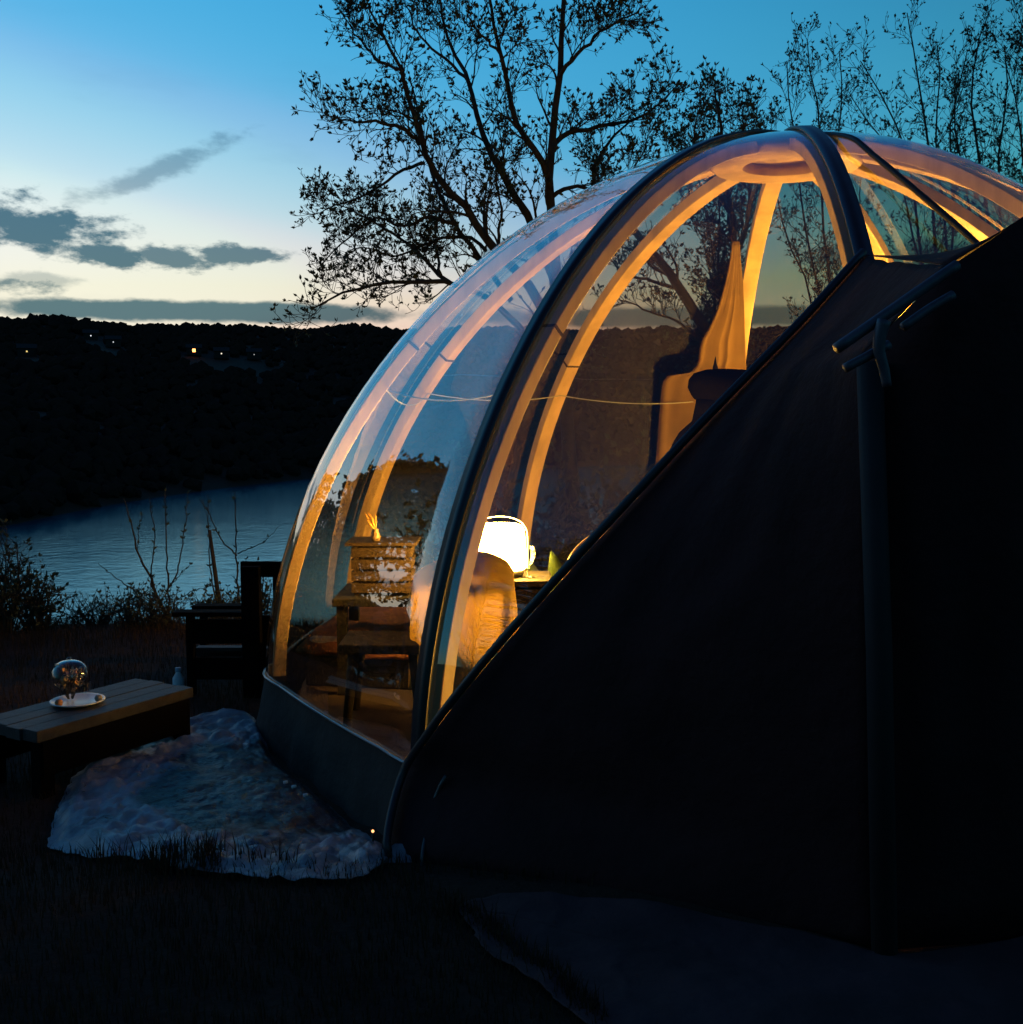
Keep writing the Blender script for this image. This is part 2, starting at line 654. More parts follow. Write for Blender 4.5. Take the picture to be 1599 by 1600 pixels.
# far wooded hillside: one mass of tree crowns
random.seed(11)
ICO_V, ICO_F = [], []
_t = (1 + 5 ** 0.5) / 2
for p in [(-1, _t, 0), (1, _t, 0), (-1, -_t, 0), (1, -_t, 0), (0, -1, _t), (0, 1, _t), (0, -1, -_t), (0, 1, -_t), (_t, 0, -1), (_t, 0, 1), (-_t, 0, -1), (-_t, 0, 1)]:
    ICO_V.append(Vector(p).normalized())
ICO_F = [(0, 11, 5), (0, 5, 1), (0, 1, 7), (0, 7, 10), (0, 10, 11), (1, 5, 9), (5, 11, 4), (11, 10, 2), (10, 7, 6), (7, 1, 8), (3, 9, 4), (3, 4, 2), (3, 2, 6), (3, 6, 8), (3, 8, 9), (4, 9, 5), (2, 4, 11), (6, 2, 10), (8, 6, 7), (9, 8, 1)]
HOUSE_PX = [(304, 549), (347, 555), (143, 526), (178, 536), (43, 552), (398, 556)]
HOUSE_POS = []
for px, py in HOUSE_PX:
    P = terr_hit(px, py + 6) or at(px, py + 6, 450)
    HOUSE_POS.append((math.degrees(math.atan2(P.x, P.y)), math.hypot(P.x, P.y)))
mb = MB()
for i in range(20000):
    a = random.uniform(-42, 34)
    db = bank_dist(a)
    s = random.uniform(0, 470) if random.random() < 0.7 else random.uniform(380, 450)
    d = db + s
    x, y = d * math.sin(R_(a)), d * math.cos(R_(a))
    z = terr(x, y)
    if any(abs(a - ha) < 0.7 and hd - 45 < d < hd + 8 for ha, hd in HOUSE_POS):
        continue
    r = random.uniform(1.2, 3.4)
    for q in range(1):
        c = Vector((x + random.uniform(-1, 1) * r * q, y + random.uniform(-1, 1) * r * q, z + r * random.uniform(0.1, 0.8)))
        mb.add([c + Vector((p.x * r * random.uniform(0.7, 1.2), p.y * r * random.uniform(0.7, 1.2), p.z * r * random.uniform(0.6, 1.25))) for p in ICO_V], ICO_F)
wood = mb.build('far_woodland', mat('far_foliage', (0.034, 0.018, 0.015), 0.95, spec=0.0), smooth=False, origin=Vector((0, 300, 0)))
wood['kind'] = 'stuff'
tag(wood, 'dark wooded hillside across the river', 'woodland')

# far houses with a lit window or lamp
HOUSES = [((304, 549), 'far dark house whose lamp glows bright orange on the hillside', (1.0, 0.30, 0.07), 0.9, 1.3),
          ((347, 555), 'far house with a small white light right of the bright orange lamp', (1.0, 0.9, 0.7), 0.16, 0.5),
          ((143, 526), 'far house with white light, highest on the dark hillside', (0.9, 0.95, 1.0), 0.16, 0.45),
          ((178, 536), 'far house with a pale light just below the highest one', (0.9, 0.95, 1.0), 0.12, 0.4),
          ((43, 552), 'leftmost far house with a yellow light', (1.0, 0.75, 0.25), 0.14, 0.5),
          ((398, 556), 'rightmost far house with a faint white light', (0.9, 0.9, 0.9), 0.08, 0.35)]
M_HWALL = mat('far_wall', (0.014, 0.013, 0.012), 0.9)
M_HROOF = mat('far_roof', (0.012, 0.010, 0.010), 0.9)
for (px, py), lab, colr, stren, size in HOUSES:
    P = terr_hit(px, py + 6) or at(px, py + 6, 450)
    P.z = terr(P.x, P.y)
    face = (CP - P)
    face.z = 0
    face.normalize()
    ang = math.atan2(face.y, face.x) + math.pi / 2
    h = thing('far_house', lab, 'house', P, 'lit houses on the far hillside')
    w = MB()
    w.box(P + Vector((0, 0, 1.5)), (6.5, 5, 3.4), ang)
    w.build('wall', M_HWALL, h, smooth=False)
    rf = MB()
    Mz = Matrix.Rotation(ang, 3, 'Z')
    vv = [Vector((x, y, z)) for (x, y, z) in [(-3.6, -2.9, 3.2), (3.6, -2.9, 3.2), (3.6, 2.9, 3.2), (-3.6, 2.9, 3.2), (-3.6, 0, 5.0), (3.6, 0, 5.0)]]
    rf.add([P + Mz @ q for q in vv], [(0, 1, 5, 4), (2, 3, 4, 5), (0, 4, 3), (1, 2, 5), (0, 3, 2, 1)])
    rf.build('roof', M_HROOF, h, smooth=False)
    wd = MB()
    wd.box(P + face * 2.55 + Vector((0, 0, 2.0)), (size, 0.12, size * 1.1), ang)
    wd.build('window', mat('window_' + str(px), (0.1, 0.1, 0.1), emit=(colr, stren)), h, smooth=False)

# ------------------------------------------------------------------ trees
def unit(rng):
    while True:
        v = Vector((rng.uniform(-1, 1), rng.uniform(-1, 1), rng.uniform(-1, 1)))
        if 0.05 < v.length < 1:
            return v.normalized()


class Tree:
    def __init__(s, seed, leaf=0.06, tufts=1.0, up=0.25, flat=0.6):
        s.rng = random.Random(seed)
        s.wood, s.twig, s.leafm = MB(), MB(), MB()
        s.leaf, s.tufts, s.up, s.flat = leaf, tufts, up, flat

    def leaf_at(s, p, d, size):
        r = s.rng
        side = d.cross(unit(r))
        if side.length < 1e-3:
            return
        side.normalize()
        n2 = d.cross(side)
        a = p + d * size * 0.45 + side * size * 0.24 + n2 * size * 0.06
        b2 = p + d * size * 0.45 - side * size * 0.24 + n2 * size * 0.06
        c = p + d * size
        s.leafm.add([p, a, c, b2], [(0, 1, 2), (0, 2, 3)])

    def tuft(s, p, d):
        r = s.rng
        for _ in range(r.randint(2, 4)):
            dd = (d * 0.7 + unit(r) * 0.8 + Vector((0, 0, 0.3))).normalized()
            s.leaf_at(p, dd, s.leaf * r.uniform(0.6, 1.3))

    def grow(s, start, direc, length, rad, level):
        """one wandering branch; level 2 twig, level 3 last twig"""
        r = s.rng
        n = {1: 9, 2: 6, 3: 4}[level]
        pts = [start]
        d = direc.normalized()
        curl = unit(r) * 0.16
        for i in range(n):
            d = (d + curl + unit(r) * 0.16 + Vector((0, 0, s.up * (0.45 if level < 3 else 0.7)))).normalized()
            pts.append(pts[-1] + d * length / n)
        rr = [max(rad * (1 - 0.7 * i / n), 0.0032) for i in range(n + 1)]
        (s.wood if level == 1 else s.twig).tube(pts, rr, 5 if level == 1 else 3, cap=False)
        if level < 3:
            s.sprout(pts, rr, length, level)
        if level >= 2:
            for i in range(2, n + 1):
                if r.random() < (0.10 if level == 2 else 0.12) * s.tufts:
                    s.tuft(pts[i], (pts[i] - pts[i - 1]).normalized())
        if r.random() < 0.55 * s.tufts + 0.1:
            s.tuft(pts[-1], d)

    def sprout(s, pts, rr, length, level, dens=1.0, start=0.18, kmin=0.30, kmax=0.62):
        r = s.rng
        n = len(pts) - 1
        cnt = {0: 10, 1: 7.5, 2: 2.0}[level]
        cnt = max(1, int(cnt * dens * r.uniform(0.8, 1.2) + 0.5))
        for k in range(cnt):
            u = start + (1 - start) * (k + r.random()) / cnt
            i = min(int(u * n), n - 1)
            f = u * n - i
            p = pts[i].lerp(pts[i + 1], f)
            t = (pts[i + 1] - pts[i]).normalized()
            side = unit(r)
            side = side - t * side.dot(t)
            side.y *= s.flat
            if side.length < 1e-3:
                continue
            side.normalize()
            ang = r.uniform(0.45, 1.0)
            d = (t * math.cos(ang) + side * math.sin(ang) + Vector((0, 0, 0.10))).normalized()
            ln = length * r.uniform(kmin, kmax) * (1.05 - 0.5 * u)
            if level == 1:
                ln = max(ln, 0.28)
            rad = max(rr[i] * r.uniform(0.3, 0.45), 0.0036)
            s.grow(p, d, ln, rad, level + 1)

    def limb(s, pts, r0, r1, dens=1.0, length=None, n=16, start=0.12, sides=7):
        P = smooth_path(pts, n)
        for i in range(1, n - 1):
            P[i] = P[i] + unit(s.rng) * 0.018
        rr = [(r0 + (r1 - r0) * i / (n - 1)) * 0.78 for i in range(n)]
        s.wood.tube(P, rr, sides, cap=True)
        L = length or sum((b - a).length for a, b in zip(P, P[1:]))
        s.sprout(P, rr, L, 0, dens, start, 0.17, 0.34)
        return P

    def finish(s, name, label, base, group=None, cat='tree'):
        o = thing(name, label, cat, base, group)
        s.wood.build('trunk', M_BARK, o)
        if s.twig.v:
            cr = s.twig.build('crown', M_TWIG, o, smooth=False)
            if s.leafm.v:
                s.leafm.build('leaves', M_LEAF, cr, smooth=False)
        elif s.leafm.v:
            s.leafm.build('crown', M_LEAF, o, smooth=False)
        return o


def pl(pts, Y, dy=0.0):
    """pixel polyline at depth Y, drifting by dy towards its end"""
    k = len(pts) - 1
    return [at(x, y, Y + dy * i / k) for i, (x, y) in enumerate(pts)]


# the large budding tree behind the dome
YT = 13.0
t1 = Tree(5, leaf=0.052, tufts=1.0, up=0.16, flat=0.8)
base1 = at(905, 1000, YT)
base1.z = terr(base1.x, base1.y) - 0.1
t1.limb([base1] + pl([(893, 760), (885, 600), (872, 470), (860, 324), (860, 263), (866, 197), (875, 118), (882, 0), (886, -110)], YT), 0.15, 0.022, 1.7, 3.6, 24, 0.35, 9)
t1.limb(pl([(861, 300), (851, 263), (812, 197), (796, 144), (785, 88), (768, 9), (755, -70)], YT, -0.9), 0.055, 0.012, 1.3, 2.6)
t1.limb(pl([(884, 580), (862, 430), (829, 346), (781, 263), (750, 197), (735, 131), (704, 74), (690, 10), (680, -40)], YT, 0.9), 0.085, 0.012, 1.7, 3.0, 20, 0.3)
t1.limb(pl([(882, 560), (835, 455), (772, 385), (724, 320), (676, 267), (650, 193), (628, 109), (606, 66), (575, 10)], YT, -1.2), 0.09, 0.012, 1.8, 3.0, 20, 0.3)
t1.limb(pl([(800, 470), (750, 403), (711, 350), (685, 298), (667, 245), (655, 180), (640, 120)], YT, 0.5), 0.045, 0.010, 1.1, 2.2)
t1.limb(pl([(880, 590), (780, 480), (698, 440), (645, 442), (600, 441), (560, 450), (525, 465), (490, 482)], YT, -1.0), 0.065, 0.010, 1.7, 2.3, 18, 0.4)
t1.limb(pl([(710, 446), (690, 430), (650, 392), (610, 363), (558, 333), (520, 318)], YT, 0.6), 0.035, 0.008, 1.2, 1.8)
t1.limb(pl([(655, 225), (645, 212), (619, 197), (580, 190), (550, 188), (515, 182)], YT - 0.5, -0.5), 0.035, 0.008, 1.2, 1.7)
t1.limb(pl([(663, 255), (640, 262), (600, 285), (560, 310), (515, 325), (500, 335)], YT, 0.8), 0.028, 0.007, 1.1, 1.5)
t1.limb(pl([(866, 235), (873, 215), (905, 204), (947, 197), (1013, 175), (1060, 131)], YT, 0.7), 0.045, 0.008, 1.5, 2.0)
t1.limb(pl([(876, 120), (890, 100), (947, 44), (985, 25), (1012, 8)], YT, -0.6), 0.035, 0.007, 1.4, 1.7)
t1.limb(pl([(861, 310), (880, 297), (905, 293), (945, 300), (985, 270), (1010, 230)], YT, -0.4), 0.035, 0.008, 1.2, 1.5)
t1.limb(pl([(735, 131), (700, 95), (660, 60), (640, 20), (625, -20)], YT + 0.6, 0.5), 0.028, 0.007, 1.2, 1.5)
t1.limb(pl([(785, 88), (760, 60), (735, 30), (728, -20)], YT - 0.6, -0.3), 0.022, 0.006, 1.0, 1.2)
t1.limb(pl([(628, 109), (600, 100), (570, 70), (545, 40), (530, 15)], YT - 1.0, 0.3), 0.022, 0.006, 1.0, 1.2)
t1.limb(pl([(711, 350), (670, 340), (630, 355), (590, 340), (545, 370), (500, 420)], YT + 0.12, 0.4), 0.03, 0.007, 1.2, 1.5)
t1.limb(pl([(760, 392), (742, 372), (700, 370), (660, 385), (610, 400), (570, 385), (540, 395)], YT + 0.2, 0.6), 0.03, 0.007, 1.2, 1.5)
t1.limb(pl([(690, 430), (680, 380), (686, 330), (688, 280)], YT, 1.0), 0.025, 0.006, 0.9, 1.1)
t1.limb(pl([(780, 380), (784, 320), (776, 280), (790, 230)], YT, -0.5), 0.025, 0.006, 0.9, 1.1)
t1.finish('budding_tree', 'large spreading tree with young leaves rising behind the left of the dome', base1, 'bare trees behind the dome')

t2 = Tree(17, leaf=0.055, tufts=0.8, up=0.2, flat=0.8)
YT2 = 14.0
base2 = at(1135, 1000, YT2)
base2.z = terr(base2.x, base2.y) - 0.1
t2.limb([base2] + pl([(1137, 760), (1138, 640), (1140, 540), (1143, 450), (1147, 380), (1142, 320), (1132, 260), (1128, 200), (1118, 150)], YT2), 0.16, 0.018, 1.5, 2.6, 22, 0.45, 9)
t2.limb(pl([(1138, 600), (1120, 545), (1091, 494), (1052, 435), (1013, 384), (965, 325), (927, 282), (950, 222), (985, 190)], YT2, -0.6), 0.11, 0.014, 1.3, 2.4, 18, 0.35)
t2.limb(pl([(1060, 450), (1020, 440), (975, 425), (950, 400)], YT2, 0.4), 0.035, 0.008, 1.0, 1.3)
t2.limb(pl([(1145, 420), (1165, 360), (1172, 290), (1160, 210), (1165, 160)], YT2, 0.6), 0.045, 0.009, 1.4, 1.7)
t2.limb(pl([(1140, 330), (1110, 280), (1085, 220), (1095, 165)], YT2, -0.4), 0.04, 0.008, 1.4, 1.6)
t2.limb(pl([(1130, 560), (1060, 505), (1000, 480), (960, 462)], YT2, 0.3), 0.035, 0.008, 1.1, 1.3)
t2.finish('budding_tree', 'tree whose straight trunk shows through the glass near the pale curtain', base2, 'bare trees behind the dome')


def fan_tree(seed, basepx, Y, stems, label, leaf=0.05, dens=1.0, r0=0.07, tufts=0.8, group='bare trees behind the dome', name='bare_tree'):
    tr = Tree(seed, leaf=leaf, tufts=tufts, up=0.22, flat=0.8)
    bs = at(basepx[0], basepx[1], Y)
    bs.z = terr(bs.x, bs.y) - 0.1
    for i, st in enumerate(stems):
        tr.limb([bs + Vector((0.05 * i - 0.1, 0.04 * i, 0))] + pl(st, Y, (-1) ** i * 0.8), r0 * (1 - 0.08 * i), 0.010, dens * 2.7, 3.4, 24, 0.45, 7)
    tr.finish(name, label, bs, group)


fan_tree(23, (1292, 900), 18.0, [
    [(1295, 650), (1300, 470), (1288, 360), (1280, 250), (1282, 190), (1268, 120), (1262, 62)],
    [(1292, 650), (1280, 460), (1255, 340), (1245, 240), (1235, 170), (1230, 95)],
    [(1298, 640), (1320, 440), (1325, 330), (1310, 230), (1318, 150), (1312, 80)],
    [(1294, 640), (1262, 450), (1232, 380), (1215, 310), (1205, 200)],
    [(1298, 640), (1340, 450), (1350, 380), (1345, 300), (1350, 220)]],
    'slim bare tree above the crown of the dome', dens=1.15)
fan_tree(31, (1470, 900), 19.0, [
    [(1472, 600), (1462, 400), (1455, 250), (1440, 150), (1418, 20)],
    [(1470, 600), (1440, 400), (1420, 250), (1380, 150), (1345, 95)],
    [(1472, 600), (1480, 400), (1462, 200), (1470, 130), (1465, 70)],
    [(1474, 600), (1490, 350), (1485, 220), (1500, 130), (1512, 80)],
    [(1470, 600), (1430, 380), (1395, 240), (1350, 180), (1330, 150)]],
    'tall bare tree with a spike of twigs right of the dome crown', dens=1.1, r0=0.1)
fan_tree(37, (1560, 900), 17.5, [
    [(1558, 600), (1550, 400), (1530, 250), (1518, 150), (1530, 60), (1548, 15)],
    [(1562, 600), (1565, 380), (1560, 250), (1575, 160), (1570, 70)],
    [(1558, 600), (1530, 420), (1505, 270), (1490, 180), (1500, 110)],
    [(1564, 600), (1590, 420), (1600, 270), (1620, 150), (1605, 60)]],
    'bare tree with dense twigs at the right edge, above the porch', dens=1.2, r0=0.09)
fan_tree(41, (1640, 900), 16.0, [
    [(1640, 600), (1625, 400), (1600, 260), (1590, 170), (1575, 110)],
    [(1642, 600), (1640, 400), (1630, 240), (1610, 120), (1600, 40)],
    [(1645, 600), (1670, 400), (1680, 220), (1670, 80)]],
    'bare tree half cut off by the right edge of the frame', dens=1.0, r0=0.08)
fan_tree(43, (1120, 800), 21.0, [
    [(1122, 500), (1125, 300), (1122, 230), (1125, 140)],
    [(1120, 500), (1100, 320), (1088, 240), (1080, 200)],
    [(1124, 500), (1150, 320), (1160, 240), (1168, 180)],
    [(1124, 500), (1185, 330), (1195, 240), (1215, 205)],
    [(1118, 500), (1070, 320), (1050, 260), (1040, 215)]],
    'low leafy tree peeping over the left shoulder of the dome', dens=1.5, leaf=0.07, tufts=1.0, name='budding_tree')


# trees that only the glass shows, standing left of the camera's view
def leafy_tree(seed, loc, h, rad, label, conifer=False, name='evergreen_tree', dens=1.0, lsz=1.0):
    r = random.Random(seed)
    loc = Vector((loc[0], loc[1], terr(loc[0], loc[1])))
    o = thing(name, label, 'tree', loc, 'trees left of the view')
    tk = MB()
    tk.tube(smooth_path([loc - Vector((0, 0, 0.2)), loc + Vector((0.05, 0, h * 0.4)), loc + Vector((0.02, 0.05, h * 0.95))], 8), [0.16 * (1 - 0.11 * i) for i in range(8)], 8)
    lf = MB()
    for k in range(int(70 * dens)):
        u = r.uniform(0.08, 0.98)
        rr = rad * (1 - u) ** 0.8 if conifer else rad * math.sin(math.pi * min(u * 0.95 + 0.08, 1)) ** 0.7
        a = r.uniform(0, 6.283)
        tip = loc + Vector((math.cos(a) * rr, math.sin(a) * rr, h * u + (-0.25 if conifer else 0.35) * rr * 0.5))
        st = loc + Vector((0, 0, h * max(u - 0.08, 0.05)))
        tk.tube([st, st.lerp(tip, 0.5) + unit(r) * 0.1, tip], [0.03, 0.02, 0.006], 4, cap=False)
        for q in range(int(46)):
            p = st.lerp(tip, r.uniform(0.2, 1.05)) + unit(r) * 0.28 * r.random()
            d = unit(r)
            s_ = d.cross(unit(r)).normalized()
            sz = r.uniform(0.07, 0.16) * lsz
            lf.add([p, p + d * sz * 0.5 + s_ * sz * 0.3, p + d * sz, p + d * sz * 0.5 - s_ * sz * 0.3], [(0, 1, 2, 3)])
    tk.build('trunk', M_BARK, o)
    lf.build('crown', M_NEEDLE if conifer else M_LEAF, o, smooth=False)


leafy_tree(3, (-8.0, 9.7), 7.0, 1.5, 'tall dense tree mirrored dark in the left glass panel', False, 'evergreen_tree', 4.5, 1.7)
leafy_tree(4, (-9.2, 7.4), 3.7, 1.9, 'low leafy tree mirrored at the foot of the left panel', False, 'leafy_tree', 0.9)
leafy_tree(6, (-11.5, 5.2), 4.4, 2.2, 'round leafy tree mirrored beside the seam of the left panel', False, 'leafy_tree', 0.8)
leafy_tree(7, (-9.5, -4.5), 9.5, 3.4, 'tall leafy tree left behind the photographer', False, 'leafy_tree', 2.2)
leafy_tree(8, (-4.0, -7.5), 10.0, 3.4, 'tall leafy tree straight behind the photographer', False, 'leafy_tree', 2.2)
leafy_tree(9, (2.5, -8.0), 10.0, 3.4, 'tall evergreen right behind the photographer', True, 'evergreen_tree', 2.0)
leafy_tree(10, (8.0, -5.5), 9.0, 3.4, 'broad leafy tree behind the right of the photographer', False, 'leafy_tree', 2.0)

# ------------------------------------------------------------------ the dome tent
dome = thing('dome_tent', 'clear panelled dome tent with lit wooden ribs, left of the black porch', 'dome tent', (DC.x, DC.y, 0.0))
NR = 10
for k in range(NR):
    p0, p1 = RIB0 + 36 * k, RIB0 + 36 * (k + 1)
    g = MB()
    rows = [[dome_flat(p0 + 36 * min(max(i / 16, 1e-6), 1 - 1e-6), 0.985 * j / 32, 0.012) for i in range(17)] for j in range(33)]
    g.grid(rows)
    g.build('panel', M_GLASS, dome)
HUB_T = 0.885


def sweep(phi, t0, t1, w, o, d, n=26, w1=None):
    m = MB()
    for i in range(n + 1):
        t = t0 + (t1 - t0) * i / n
        P, nn, tg = dome_frame(phi, t)
        ww = w + ((w1 if w1 is not None else w) - w) * i / n
        for (sx, dep) in ((-1, o), (1, o), (1, o - d), (-1, o - d)):
            m.v.append(tuple(P + tg * sx * ww / 2 + nn * dep))
    for i in range(n):
        for k in range(4):
            k2 = (k + 1) % 4
            m.f.append((i * 4 + k, i * 4 + k2, (i + 1) * 4 + k2, (i + 1) * 4 + k))
    m.f.append((0, 3, 2, 1))
    e = n * 4
    m.f.append((e, e + 1, e + 2, e + 3))
    return m


for k in range(NR):
    phi = RIB0 + 36 * k
    rib = sweep(phi, 0.0, HUB_T, 0.092, -0.02, 0.055, 30, 0.085).build('rib', M_WOOD, dome, smooth=False, bevel=0.004)
    for tj in (0.44,):
        sweep(phi, tj, tj + 0.003, 0.096, -0.018, 0.059, 1).build('joint_line', mat('joint', (0.05, 0.03, 0.02), 0.8), rib, smooth=False)
hub = MB()
hz = DC.z + DOME_H
hub.lathe([(0.20, -0.115), (0.33, -0.125), (0.345, -0.11), (0.34, -0.055), (0.20, -0.045), (0.20, -0.115)], (DC.x, DC.y, hz), 40)
hb = hub.build('hub', M_WOOD, dome, bevel=0)
hp = MB()
hp.lathe([(0.001, -0.06), (0.205, -0.062), (0.205, -0.04), (0.001, -0.035)], (DC.x, DC.y, hz), 40)
hp.build('hub_plate', M_WOOD, hb)
for phi in (RIB0, RIB0 - 36):
    sweep(phi, 0.0, 0.985, 0.056, 0.028, 0.014, 40, 0.062).build('seam_strip', M_STRIP, dome, smooth=True)
cap = MB()
cap.lathe([(0.001, 0.05), (0.03, 0.045), (0.05, 0.03), (0.06, 0.012), (0.06, -0.01)], (DC.x, DC.y, hz), 20)
cap.build('crown_cap', M_BLACK, dome)
cb = MB()
cb.tube(smooth_path([dome_pt(-20, 0.985, 0.03)] + [dome_hit(x, y, 0.03) for x, y in [(1320, 225), (1360, 253), (1410, 295), (1460, 338), (1510, 382), (1560, 432), (1620, 500)]], 30), 0.011, 6)
cb.build('tension_cable', M_BLACK, dome)
sk = MB()
rows = []
for j in range(7):
    row = []
    for i in range(181):
        a = 2 * i
        u = j / 6
        rad = TO_CAM * math.cos(R_(a + RIB0)) + LEFT * math.sin(R_(a + RIB0))
        r = 0.05 * u + 0.016 * u * fbm(a * 0.12, u * 2) + 0.01 * math.sin(a * 0.9) * u
        q = dome_flat(a + RIB0, 0.0, 0.012)
        row.append(Vector((q.x, q.y, 0)) + rad * r + Vector((0, 0, RING_Z * (1 - u) + (-0.02 if j == 6 else 0.0))))
    rows.append(row)
sk.grid(rows)
skirt = sk.build('skirt', M_SKIRT, dome)
tr = MB()
tr.tube([dome_flat(a * 2 + RIB0, 0.0, 0.02) + Vector((0, 0, 0.004)) for a in range(181)], 0.007, 6, cap=False)
tr.build('base_trim', M_RING, dome)
fl = MB()
fl.lathe([(0.001, 0.14), (2.27, 0.14), (2.28, 0.05)], (DC.x, DC.y, 0), 72)
fl.build('floor', M_FLOOR, dome, smooth=False)
for (px, py) in [(447, 1222), (460, 1229), (478, 1242)]:
    c = MB()
    P = at_z(px, py, 0.10)
    c.box(P, (0.018, 0.010, 0.011), 0.6)
    c.build('skirt_clip', mat('white_plastic', (0.6, 0.62, 0.65), 0.4), skirt, smooth=False, bevel=0.004)

# ------------------------------------------------------------------ things inside the dome
FLOOR_Z = 0.14
# lantern on its side table
LY = 4.75
side = at(800, 930, LY)
lamp_c = at(782, 888, LY)
lampz = lamp_c.z
lamp = thing('lantern', 'glowing white table lantern with wire handle inside the dome', 'lamp', Vector((lamp_c.x, lamp_c.y, lampz - 0.03)))
M_LAMP = mat('lamp_glow', (0.9, 0.8, 0.6), emit=((1.0, 0.54, 0.085), 36.0))
M_LAMP2 = mat('lamp_glow_bright', (0.9, 0.8, 0.6), emit=((1.0, 0.54, 0.085), 95.0))
m = MB()
prof = [(0.001, 0.0), (0.106, 0.0), (0.113, 0.008), (0.114, 0.03), (0.110, 0.09), (0.105, 0.15), (0.101, 0.172), (0.092, 0.185), (0.078, 0.19), (0.001, 0.191)]
m.lathe(prof, (lamp_c.x, lamp_c.y, lampz), 32)
m.build('shade', M_LAMP, lamp)
m = MB()
m.lathe([(0.001, -0.03), (0.10, -0.03), (0.105, -0.004), (0.001, -0.002)], (lamp_c.x, lamp_c.y, lampz), 28)
m.build('base', M_DARKWOOD, lamp)
m = MB()
hp_ = [Vector((lamp_c.x + 0.122 * math.cos(a) * (1 if abs(math.cos(a)) < 0.8 else 0.98), lamp_c.y, lampz + 0.11 + 0.115 * math.sin(a) ** 0.6)) for a in [math.pi * i / 24 for i in range(25)]]
hp_ = [Vector((hp_[0].x, lamp_c.y, lampz + 0.0))] + hp_ + [Vector((hp_[-1].x, lamp_c.y, lampz + 0.0))]
m.tube(hp_, 0.0035, 6)
m.build('handle', M_TRIM, lamp)
# two more lanterns on stands stay hidden behind the porch; they light the right-hand ribs and the seam rib
for (qx, qy, qz, mt, lab) in [(2.32, 6.35, 1.30, M_LAMP2, 'second lit lantern on a tall stand deep in the dome, behind the porch'),
                              (1.25, 4.0, FLOOR_Z + 0.06, M_LAMP, 'third lit lantern standing low on the floor just behind the porch canvas')]:
    lamp2 = thing('lantern', lab, 'lamp', Vector((qx, qy, FLOOR_Z)))
    m = MB()
    m.lathe([(q[0] * 0.85, q[1] * 0.85) for q in prof], (qx, qy, qz), 28)
    m.build('shade', mt, lamp2)
    m = MB()
    m.tube([(qx, qy, FLOOR_Z), (qx, qy, qz - 0.01)], 0.014, 8)
    m.build('stand', M_DARKWOOD, lamp2)
    m = MB()
    m.lathe([(0.001, 0.0), (0.15, 0.0), (0.14, 0.025), (0.02, 0.03)], (qx, qy, FLOOR_Z), 24)
    m.build('foot', M_DARKWOOD, lamp2)
tb = thing('side_table', 'small dark side table carrying the glowing lantern', 'table', Vector((side.x, side.y, FLOOR_Z)))
m = MB()
m.box((side.x, side.y, lampz - 0.045), (0.34, 0.30, 0.026))
m.build('table_top', M_DARKWOOD, tb, smooth=False, bevel=0.004)
m = MB()
m.box((side.x + 0.03, side.y, lampz - 0.15), (0.26, 0.24, 0.16))
m.build('drawer_box', M_DARKWOOD, tb, smooth=False, bevel=0.004)
for sx in (-1, 1):
    for sy in (-1, 1):
        m = MB()
        m.box((side.x + 0.03 + sx * 0.11, side.y + sy * 0.10, (FLOOR_Z + lampz - 0.23) / 2), (0.03, 0.03, lampz - 0.23 - FLOOR_Z))
        m.build('leg', M_DARKWOOD, tb, smooth=False)
wg_p = at(826, 914, LY - 0.05)
wg_p.z = lampz - 0.031
m = MB()
m.lathe([(0.001, 0.0), (0.03, 0.002), (0.004, 0.006), (0.004, 0.05), (0.02, 0.062), (0.031, 0.09), (0.028, 0.13), (0.0265, 0.13), (0.029, 0.09), (0.001, 0.058)], wg_p, 24)
tag(m.build('wine_glass', M_SMALLGLASS), 'small stemmed glass right of the glowing lantern', 'glass')

# chair under a pale throw, back turned to the camera
CY = 4.22
chc = at(735, 1010, CY + 0.2)
chair = thing('chair', 'dark chair hidden under a pale throw, in front of the lantern', 'chair', Vector((chc.x, chc.y, FLOOR_Z)))
legs = [at(672, 1100, CY + 0.02), at(800, 1100, CY + 0.02), at(690, 1100, CY + 0.42), at(800, 1100, CY + 0.42)]
for q in legs:
    m = MB()
    m.box((q.x, q.y, (FLOOR_Z + 0.5) / 2), (0.035, 0.035, 0.5 - FLOOR_Z))
    m.build('leg', M_DARKWOOD, chair, smooth=False)
m = MB()
m.box((chc.x + 0.02, chc.y + 0.06, 0.52), (0.34, 0.40, 0.05))
m.build('seat', M_DARKWOOD, chair, smooth=False, bevel=0.01)
m = MB()
bt = at(742, 905, CY + 0.05)
for sx in (-1, 1):
    m = MB()
    m.box((bt.x + sx * 0.12, CY + 0.06, (0.5 + bt.z) / 2), (0.024, 0.024, bt.z - 0.5))
    m.build('back_post', M_DARKWOOD, chair, smooth=False)
m = MB()
m.box((bt.x, CY + 0.06, bt.z - 0.02), (0.216, 0.02, 0.035))
m.build('back_rail', M_DARKWOOD, chair, smooth=False)
M_THROW = mat('throw_fabric', (0.55, 0.43, 0.17), 0.95, var=0.25, scale=9, trans=0.62)
top = smooth_path([at(x, y, CY + q) for x, y, q in [(652, 930, 0.62), (644, 915, 0.42), (660, 898, 0.22), (700, 880, 0.06), (748, 872, 0.0), (788, 885, 0.02), (803, 903, 0.10)]], 44)
bot = smooth_path([at(x, y, CY - 0.06 + q) for x, y, q in [(650, 1062, 0.62), (638, 1066, 0.44), (655, 1088, 0.22), (708, 1112, 0.05), (760, 1110, 0.0), (800, 1118, 0.02), (826, 1120, 0.1)]], 44)
rows = []
